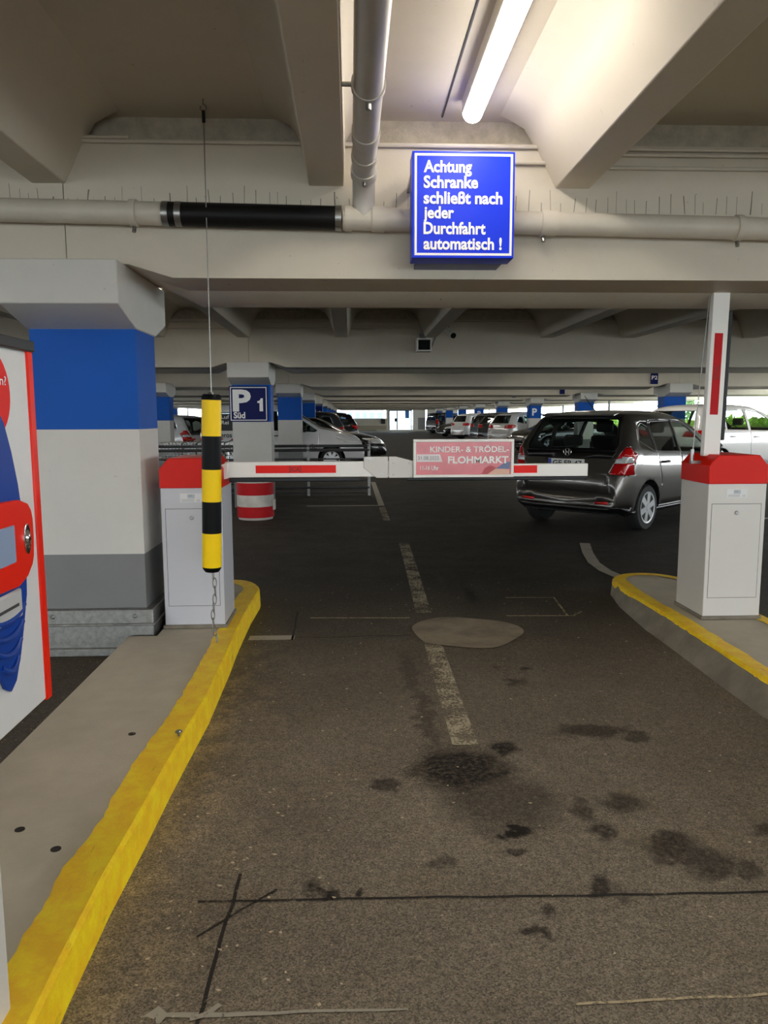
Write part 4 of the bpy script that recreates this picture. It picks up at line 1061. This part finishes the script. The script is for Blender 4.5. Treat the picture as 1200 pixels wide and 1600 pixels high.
    # wheels
    for cy in (ry, fy):
        for s_ in (-1, 1):
            tw = .19; cx = s_ * (W - .02 - tw / 2)
            pr_ = [(rw * .66, -tw / 2), (rw * .93, -tw / 2), (rw * .985, -tw * .38), (rw, -tw * .2), (rw, tw * .2), (rw * .985, tw * .38), (rw * .93, tw / 2), (rw * .66, tw / 2)]
            wh = MB().lathe(pr_, 36 if det else 20, (cx, cy, rw), 'x').build('wheel', M['tyre'], root, world=False)
            rm = MB(); xo = cx + s_ * (tw / 2 + .002); r1 = rw * .69
            rm.lathe([(r1, 0), (r1, s_ * .006), (r1 * .9, s_ * .002), (r1 * .9, -s_ * .03)], 32, (xo, cy, rw), 'x', cap=False)
            for i in range(rim_n):
                a = 2 * PI * i / rim_n + .3
                for (r_a, r_b, w_a, w_b) in ((.10, .96, .16, .26),):
                    u = Vector((0, math.cos(a), math.sin(a))); v = Vector((0, -math.sin(a), math.cos(a)))
                    c0 = Vector((xo, cy, rw)); d_ = Vector((s_, 0, 0))
                    P0 = [c0 + u * r1 * r_a + v * r1 * w_a + d_ * .004, c0 + u * r1 * r_a - v * r1 * w_a + d_ * .004, c0 + u * r1 * r_b - v * r1 * w_b * .8 + d_ * .001, c0 + u * r1 * r_b + v * r1 * w_b * .8 + d_ * .001]
                    P1 = [p - d_ * .02 for p in P0]
                    rm.raw(P0 + P1, [(0, 1, 2, 3), (4, 7, 6, 5), (0, 4, 5, 1), (1, 5, 6, 2), (2, 6, 7, 3), (3, 7, 4, 0)])
            rm.lathe([(r1 * .22, s_ * .004), (r1 * .2, s_ * .01), (.001, s_ * .011)], 16, (xo, cy, rw), 'x')
            rm.build('rim', spec.get('rimm', M['rim']), wh, world=False, smooth=30)
            MB().lathe([(r1 * .93, 0), (r1 * .93, -s_ * .004)], 20, (xo - s_ * .024, cy, rw), 'x').build('brake_disc', M['gap'], wh, world=False)
    # interior
    if det or spec.get('seats'):
        zf = zb + .12; sy = spec['seat']
        for i, s_ in enumerate((-1, 1)):
            st = MB().box(s_ * .38 - .24, s_ * .38 + .24, sy, sy + .5, zf + .1, zf + .32).build('front_seat', M['interior'], root, world=False, bevel=.05)
            MB().prism([(sy + .10, zf + .25), (sy - .02, zf + .25), (sy - .20, zf + .84), (sy - .08, zf + .86)], 'x', s_ * .38 - .24, s_ * .38 + .24).build('backrest', M['interior'], st, world=False, bevel=.04)
            MB().box(s_ * .38 - .13, s_ * .38 + .13, sy - .24, sy - .13, zf + .90, zf + 1.08).build('headrest', M['interior'], st, world=False, bevel=.04)
        rs = MB().box(-.62, .62, sy - .95, sy - .45, zf + .08, zf + .30).build('rear_seat', M['interior'], root, world=False, bevel=.05)
        MB().prism([(sy - .86, zf + .2), (sy - 1.0, zf + .2), (sy - 1.14, zf + .70), (sy - 1.02, zf + .70)], 'x', -.62, .62).build('backrest', M['interior'], rs, world=False, bevel=.04)
        for x in (-.36, .36): MB().box(x - .13, x + .13, sy - 1.16, sy - 1.06, zf + .73, zf + .88).build('headrest', M['interior'], rs, world=False, bevel=.03)
        MB().box(-W * .8, W * .8, sy + .85, sy + 1.35, zf + .35, cm(belt, sy + 1.0) - .03).build('dashboard', M['interior'], root, world=False, bevel=.05)
        sw = [(-.38 + .18 * math.cos(a), sy + .72 + .06 * math.sin(a), zf + .72 + .17 * math.sin(a)) for a in [2 * PI * i / 20 for i in range(20)]]
        MB().tube(sw, .014, 6, closed=True).build('steering_wheel', M['interior'], root, world=False)
    # mirrors and handles
    my = spec['wy'] - .42; mz = cm(belt, my) + .06
    for s_ in (-1, 1):
        wx = W * .955
        q = MB().lathe([(.03, -.05), (.075, -.04), (.085, 0), (.07, .045), (.02, .06)], 14, (0, 0, 0), 'y').xf(Matrix.Translation((s_ * (wx + .13), my + .02, mz + .02)) @ Matrix.Diagonal((1.25, 1, 1, 1)))
        o = q.build('wing_mirror', M['car_black_trim'] if spec.get('black_mirror') else paint, root, world=False, smooth=50)
        MB().tube([(s_ * (wx - .04), my + .04, mz - .04), (s_ * (wx + .08), my + .03, mz - .02)], .022, 8).build('mirror_arm', M['car_black_trim'], o, world=False)
        MB().box(s_ * (wx + .13) - .08, s_ * (wx + .13) + .08, my - .035, my - .03, mz - .035, mz + .07).build('mirror_glass', M['glass_dark'], o, world=False)
        for hy in spec['handles']:
            hz = cm(belt, hy) - .115
            MB().tube([(s_ * W * .985, hy - .10, hz), (s_ * (W + .022), hy - .06, hz), (s_ * (W + .022), hy + .06, hz), (s_ * W * .985, hy + .10, hz)], .014, 8).build('door_handle', M[spec['hm']] if 'hm' in spec else paint, root, world=False)
    return root

def plate(root, x, y, z, text, rear=True):
    q = MB().box(x - .26, x + .26, y - .008, y + .004, z - .055, z + .055).build('number_plate', M['plate'], root, world=False)
    MB().box(x - .258, x - .215, y - .0095, y - .008, z - .052, z + .052).build('plate_band', M['plate_blue'], q, world=False)
    lt_ = MB(); put_text(lt_, text, (x - .19, y - .0095, z - .035), FX, FZ, w=.42, h=.07, bold=.02); lt_.build('lettering', M['ink'], q, world=False)

def R4(p): return p
HATCH = dict(L=3.90, W=1.695, wb=2.50, ro=.66, rw=.295, zb=.20, wy=2.95, seat=1.95,
    top=[(0, .62), (.02, .72), (.05, .80), (.085, .90), (.12, 1.0), (.17, 1.09), (.27, 1.26), (.37, 1.41), (.45, 1.475), (.62, 1.502), (1.0, 1.515), (1.6, 1.512), (2.05, 1.46), (2.4, 1.35), (2.8, 1.15), (3.15, .99), (3.5, .88), (3.75, .76), (3.86, .64), (3.9, .52)],
    belt=[(0, 1.06), (.2, 1.05), (1, .985), (2.4, .93), (3.1, .90), (3.9, .6)],
    side={'quarter': [(.50, 1.15), (.86, 1.02), (.90, 1.05), (.86, 1.30), (.72, 1.36), (.60, 1.32)], 'rear_door': [(.96, 1.01), (1.62, .985), (1.62, 1.385), (1.0, 1.375), (.95, 1.33)], 'front_door': [(1.70, .98), (2.62, .95), (2.70, .985), (2.20, 1.29), (2.02, 1.365), (1.70, 1.385)]},
    rearwin=[(-.60, 1.03), (.60, 1.03), (.62, 1.08), (.545, 1.40), (.50, 1.43), (-.50, 1.43), (-.545, 1.40), (-.62, 1.08)],
    screen=[(-.64, .98), (.64, .98), (.54, 1.42), (-.54, 1.42)],
    rear_trim=[[(-.60, .93), (.60, .93), (.66, 1.02), (-.66, 1.02)], [(-.62, 1.02), (.62, 1.02), (.66, 1.08), (.56, 1.46), (-.56, 1.46), (-.66, 1.08)]],
    tail_rear=[(.60, .74), (.87, .735), (.87, 1.07), (.755, 1.075), (.665, .92)], tail_side=[(0, .735), (.12, .765), (.27, .90), (.35, .985), (.20, 1.04), (.05, 1.075), (0, 1.08)],
    tail_white=[(.60, .87), (.87, .885), (.87, .965), (.62, .92)], tail_white_side=[(0, .885), (.16, .895), (.22, .955), (0, .965)],
    head=[(.42, .70), (.8, .74), (.8, .86), (.55, .80)], head_side=[(3.4, .78), (3.8, .70), (3.8, .80), (3.45, .86)],
    seams=[[(1.655, .30), (1.662, .30), (1.668, 1.40), (1.660, 1.40)], [(1.02, .56), (1.03, .56), (.95, .97), (.94, .97)], [(2.68, .32), (2.687, .32), (2.70, .94), (2.692, .94)], [(1.0, .30), (2.7, .30), (2.7, .306), (1.0, .306)]],
    rear_seams=[[(-.70, .50), (.70, .50), (.70, .507), (-.70, .507)], [(.565, .735), (.60, .60), (.607, .60), (.572, .735)], [(-.565, .735), (-.60, .60), (-.607, .60), (-.572, .735)], [(.60, .60), (.56, .507), (.567, .507), (.607, .60)], [(-.60, .60), (-.56, .507), (-.567, .507), (-.607, .60)]],
    pillars=[[(.925, 1.0), (1.66, .97), (2.67, .935), (2.735, .985), (2.22, 1.315), (2.03, 1.39), (1.66, 1.41), (.98, 1.40), (.925, 1.35)], [(.475, 1.15), (.87, .995), (.925, 1.0), (.925, 1.37), (.72, 1.385), (.585, 1.345)]], handles=[1.12, 1.80], black_mirror=1, dark_rear=0)
SUV = dict(L=4.48, W=1.84, wb=2.68, ro=.86, rw=.345, zb=.24, wy=3.25, seat=2.15,
    top=[(0, .62), (.03, .78), (.07, .95), (.12, 1.10), (.20, 1.22), (.36, 1.48), (.46, 1.57), (.7, 1.63), (1.1, 1.665), (2.0, 1.655), (2.45, 1.57), (3.0, 1.28), (3.3, 1.13), (3.7, 1.06), (4.15, .97), (4.38, .82), (4.48, .56)],
    belt=[(0, 1.10), (.3, 1.10), (1.2, 1.07), (2.6, 1.03), (3.3, 1.0), (4.48, .7)],
    side={'quarter': [(.52, 1.20), (.92, 1.13), (.90, 1.46), (.68, 1.44)], 'rear_door': [(.98, 1.12), (1.76, 1.09), (1.76, 1.53), (1.02, 1.50)], 'front_door': [(1.84, 1.085), (2.85, 1.05), (2.90, 1.09), (2.42, 1.44), (2.2, 1.52), (1.84, 1.535)]},
    rearwin=[(-.66, 1.14), (.66, 1.14), (.56, 1.52), (-.56, 1.52)], screen=[(-.68, 1.10), (.68, 1.10), (.58, 1.55), (-.58, 1.55)],
    tail_rear=[(.42, .90), (.95, .90), (.95, 1.09), (.50, 1.06)], tail_side=[(0, .90), (.28, .93), (.42, 1.07), (0, 1.09)],
    head=[(.42, .80), (.9, .84), (.9, .98), (.55, .92)], head_side=[(3.95, .88), (4.4, .80), (4.4, .92), (4.0, .97)], grille=[(-.40, .66), (.40, .66), (.42, .84), (-.42, .84)],
    seams=[[(1.795, .34), (1.803, .34), (1.808, 1.54), (1.80, 1.54)], [(2.92, .36), (2.928, .36), (2.95, 1.04), (2.942, 1.04)]],
    handles=[1.15, 2.0])
MPV = dict(SUV, L=4.60, W=1.83, wb=2.78, ro=.82, rw=.325, zb=.20, wy=3.55, seat=2.35,
    top=[(0, .60), (.03, .78), (.07, .98), (.12, 1.12), (.19, 1.24), (.32, 1.50), (.42, 1.59), (.7, 1.64), (1.3, 1.665), (2.2, 1.64), (2.7, 1.52), (3.2, 1.26), (3.6, 1.06), (3.95, .98), (4.3, .85), (4.5, .70), (4.6, .50)],
    belt=[(0, 1.06), (.3, 1.06), (1.2, 1.03), (2.6, 1.00), (3.4, .97), (4.6, .6)],
    side={'quarter': [(.50, 1.16), (1.0, 1.09), (.98, 1.46), (.64, 1.45)], 'rear_door': [(1.06, 1.08), (1.86, 1.06), (1.86, 1.54), (1.10, 1.51)], 'front_door': [(1.95, 1.055), (3.05, 1.03), (3.10, 1.06), (2.72, 1.36), (2.45, 1.50), (1.95, 1.545)]},
    head=[(.42, .68), (.9, .72), (.9, .90), (.55, .82)], head_side=[(4.05, .80), (4.5, .70), (4.5, .80), (4.1, .90)], grille=[(-.40, .52), (.40, .52), (.42, .68), (-.42, .68)],
    tail_rear=[(.42, .92), (.95, .90), (.95, 1.08), (.50, 1.04)], tail_side=[(0, .90), (.26, .93), (.38, 1.04), (0, 1.08)],
    seams=[[(1.90, .30), (1.908, .30), (1.913, 1.55), (1.905, 1.55)], [(3.15, .34), (3.158, .34), (3.17, 1.0), (3.162, 1.0)]], handles=[1.22, 2.12])
VAN = dict(SUV, cat='van', L=4.45, W=1.80, wb=2.72, ro=.84, rw=.32, zb=.22, wy=3.25, seat=2.35,
    top=[(0, .62), (.02, .85), (.05, 1.1), (.09, 1.4), (.14, 1.66), (.22, 1.76), (.5, 1.81), (1.8, 1.83), (2.25, 1.78), (2.6, 1.60), (2.95, 1.36), (3.25, 1.17), (3.55, 1.10), (3.9, 1.02), (4.2, .91), (4.38, .76), (4.45, .55)],
    belt=[(0, 1.12), (1.2, 1.10), (2.6, 1.06), (3.4, 1.02), (4.45, .66)],
    side={'quarter': [(.30, 1.14), (1.0, 1.13), (1.0, 1.60), (.34, 1.58)], 'rear_door': [(1.08, 1.13), (1.84, 1.11), (1.84, 1.62), (1.08, 1.61)], 'front_door': [(1.98, 1.10), (3.12, 1.06), (3.18, 1.10), (2.64, 1.46), (2.4, 1.58), (1.98, 1.62)]},
    rearwin=[(-.66, 1.16), (.66, 1.16), (.60, 1.62), (-.60, 1.62)], screen=[(-.66, 1.19), (.66, 1.19), (.58, 1.66), (-.58, 1.66)],
    head=[(.40, .74), (.9, .78), (.9, .98), (.6, .94)], head_side=[(3.9, .86), (4.35, .74), (4.35, .86), (3.98, .98)], grille=[(-.42, .46), (.42, .46), (.42, .72), (-.42, .72)],
    tail_rear=[(.74, .80), (.95, .80), (.95, 1.3), (.80, 1.3)], tail_side=[(0, .80), (.1, .80), (.1, 1.3), (0, 1.3)],
    seams=[[(1.91, .30), (1.918, .30), (1.918, 1.66), (1.91, 1.66)], [(3.22, .36), (3.228, .36), (3.24, 1.03), (3.232, 1.03)], [(.95, .30), (1.9, .30), (1.9, .306), (.95, .306)]], handles=[2.08], hm='car_black_trim', black_mirror=1)
SEDAN = dict(SUV, L=4.55, W=1.80, wb=2.68, ro=.95, rw=.315, zb=.19, wy=3.15, seat=2.15,
    top=[(0, .60), (.03, .78), (.08, .92), (.2, 1.0), (.7, 1.05), (1.0, 1.20), (1.4, 1.38), (1.8, 1.435), (2.2, 1.43), (2.6, 1.31), (3.1, 1.05), (3.4, .96), (3.9, .88), (4.3, .76), (4.48, .62), (4.55, .48)],
    belt=[(0, .96), (1, .98), (2.6, .94), (3.3, .91), (4.55, .58)],
    side={'rear_door': [(1.1, 1.02), (1.85, 1.0), (1.85, 1.34), (1.42, 1.31)], 'front_door': [(1.93, .995), (2.85, .97), (2.9, 1.0), (2.45, 1.26), (2.2, 1.335), (1.93, 1.345)]},
    rearwin=[(-.60, 1.06), (.60, 1.06), (.52, 1.36), (-.52, 1.36)], screen=[(-.64, .99), (.64, .99), (.54, 1.37), (-.54, 1.37)],
    tail_rear=[(.40, .78), (.92, .76), (.92, .93), (.44, .93)], tail_side=[(0, .76), (.3, .80), (.34, .92), (0, .93)],
    head=[(.42, .60), (.9, .62), (.9, .80), (.5, .72)], head_side=[(4.05, .70), (4.45, .62), (4.45, .70), (4.1, .80)], grille=[(-.38, .40), (.38, .40), (.40, .60), (-.40, .60)],
    seams=[[(1.885, .30), (1.893, .30), (1.9, 1.36), (1.892, 1.36)]], handles=[1.25, 2.05])
GOLF = dict(HATCH, L=4.1, W=1.76, rw=.31)

def scaled(sp, sy, sz, dz=0):
    d_ = dict(sp); f2 = lambda L_: [(a * sy, b * sz + (dz if b > .8 else 0)) for a, b in L_]; fz = lambda L_: [(a, b * sz + (dz if b > .8 else 0)) for a, b in L_]
    for k_ in ('top', 'belt', 'tail_side', 'head_side'): d_[k_] = f2(sp[k_])
    for k_ in ('rearwin', 'screen', 'tail_rear', 'head', 'grille'): d_[k_] = fz(sp[k_])
    d_['side'] = {k_: f2(v) for k_, v in sp['side'].items()}; d_['seams'] = [f2(v) for v in sp['seams']]; d_['handles'] = [h * sy for h in sp['handles']]
    for k_ in ('L', 'wb', 'ro', 'wy', 'seat'): d_[k_] = sp[k_] * sy
    return d_
BIG = scaled(MPV, 1.055, 1.0, .06); BIG['W'] = 1.88
# grey hatchback at right, rear towards us
hd = math.radians(46.5)
def car_at_rear(xr, yr, h): return (xr, yr, 0)
J = make_car(dict(HATCH), 'hatchback_car', 'dark grey hatchback parked slanted behind the right barrier', (2.74, 9.62, 0), hd, M['p_grey'], det=True, rim_n=6, glassm=('glass', 'glass_dark'))
plate(J, 0, .045, .86, 'GE FR 47')
e = MB(); e.tube([(.055 * math.cos(a), .072, 1.0 + .045 * math.sin(a)) for a in [2 * PI * i / 16 for i in range(16)]], .006, 6, closed=True)
for x in (-.022, .022): e.box(x - .006, x + .006, .065, .078, .965, 1.035)
e.box(-.02, .02, .065, .078, .995, 1.005); e.build('emblem', M['chrome'], J, world=False)
MB().tube([(0, .75, 1.53), (-.02, .50, 1.72)], [.008, .004], 6).build('antenna', M['car_black_trim'], J, world=False)
MB().prism([(.40, 1.485), (.28, 1.45), (.27, 1.475), (.42, 1.505)], 'x', -.52, .52).build('roof_spoiler', M['p_grey'], J, world=False, bevel=.01)

K = make_car(BIG, 'people_carrier_car', 'white people carrier parked behind the upright barrier arm', (7.45, 17.75, 0), math.radians(60), M['p_white'], det=True, glassm=('glass', 'glass'))
h60 = math.radians(64)
make_car(SEDAN, 'saloon_car', 'black saloon with silver wheels, nose out, left of grey hatchback', (6.75 + 4.5 * math.sin(h60), 30.6 + 4.5 * math.cos(h60), 0), h60 + PI, M['p_black'], det=False, rim_n=5)
make_car(SUV, 'suv_car', 'white SUV parked in right row beside the black saloon', (7.05, 36.3, 0), h60, M['p_white'], det=False, rim_n=5)
make_car(SUV, 'estate_car', 'dark car with red tail lights left of white SUV', (6.95, 38.7, 0), h60, M['p_black'], det=False, rim_n=5)
make_car(MPV, 'estate_car', 'black car with red tail lights right of white people carrier in row', (6.9, 41.05, 0), h60, M['p_dgrey'], det=False, rim_n=5)
make_car(MPV, 'people_carrier_car', 'distant white people carrier above the banner middle', (6.85, 48.5, 0), h60, M['p_white'], det=False, rim_n=5)
make_car(SEDAN, 'saloon_car', 'small black car, nose out, left of distant white people carrier', (6.7 + 4.5 * math.sin(h60), 56.0 + 4.5 * math.cos(h60), 0), h60 + PI, M['p_black'], det=False, rim_n=5)
make_car(VAN, 'van', 'black van farthest back in the right row', (7.1, 67.2, 0), math.radians(60), M['p_black'], det=False, rim_n=5, glassm=('glass_dark', 'glass_dark'))
# left row
V = make_car(VAN, 'van', 'white van with printed lettering, nose to lane behind the railing', (.38 - 4.45, 21.5, 0), PI / 2, M['p_white'], det=True, rim_n=8)
def side_text(root, body, y, z, w_, h_, m_, W_=.9):
    lt_ = MB(); put_text(lt_, body, (W_ + .012, y, z), (0, 1, 0), FZ, w=w_, h=h_, bold=.015); o_ = lt_.build('lettering', m_, root, world=False)
MB().box(.858, .872, .35, 1.02, 1.10, 1.55).build('window_film', M['ink'], V, world=False)
side_text(V, 'Luf', .62, 1.42, .22, .10, M['white_text'], .872); side_text(V, 'Rei', .62, 1.27, .20, .10, M['white_text'], .872)
side_text(V, 'eros', .60, .92, .30, .09, M['van_text']); side_text(V, 'ib', 2.18, .55, .16, .13, M['van_text']); side_text(V, '.de', 2.92, .60, .25, .14, M['van_text'])
make_car(SEDAN, 'saloon_car', 'black car, nose to the lane right behind the white van', (1.15 - 4.55, 25.0, 0), PI / 2, M['p_black'], det=False, rim_n=5)
make_car(MPV, 'estate_car', 'grey estate car, rear to lane behind the white van bonnet', (-.15, 31.0, 0), -PI / 2, M['p_dgrey'], det=False, rim_n=5)
make_car(SUV, 'suv_car', 'black SUV with lit red tail light beyond grey estate car', (.45, 37.0, 0), -PI / 2, M['p_black'], det=False, rim_n=5)
make_car(GOLF, 'hatchback_car', 'white hatchback, rear to us behind shopping trolleys', (-4.45, 23.6, 0), -PI / 2 + .35, M['p_white'], det=True, rim_n=5)

# ------------------------------------------------------------------ world
Wd = bpy.data.worlds.new('sky'); S.world = Wd; Wd.use_nodes = True
nt = Wd.node_tree; bg = nt.nodes['Background']
bg.inputs['Color'].default_value = (.90, .965, 1.0, 1); bg.inputs['Strength'].default_value = 7.0
S.view_settings.view_transform = 'Standard'; S.view_settings.look = 'None'; S.view_settings.gamma = 1; S.view_settings.use_curve_mapping = False
S.view_settings.exposure = 0.12
S.cycles.use_denoising = True
S.cycles.max_bounces = 10; S.cycles.diffuse_bounces = 5; S.cycles.transparent_max_bounces = 16
S.cycles.sample_clamp_indirect = 6
S.cycles.caustics_reflective = False; S.cycles.caustics_refractive = False
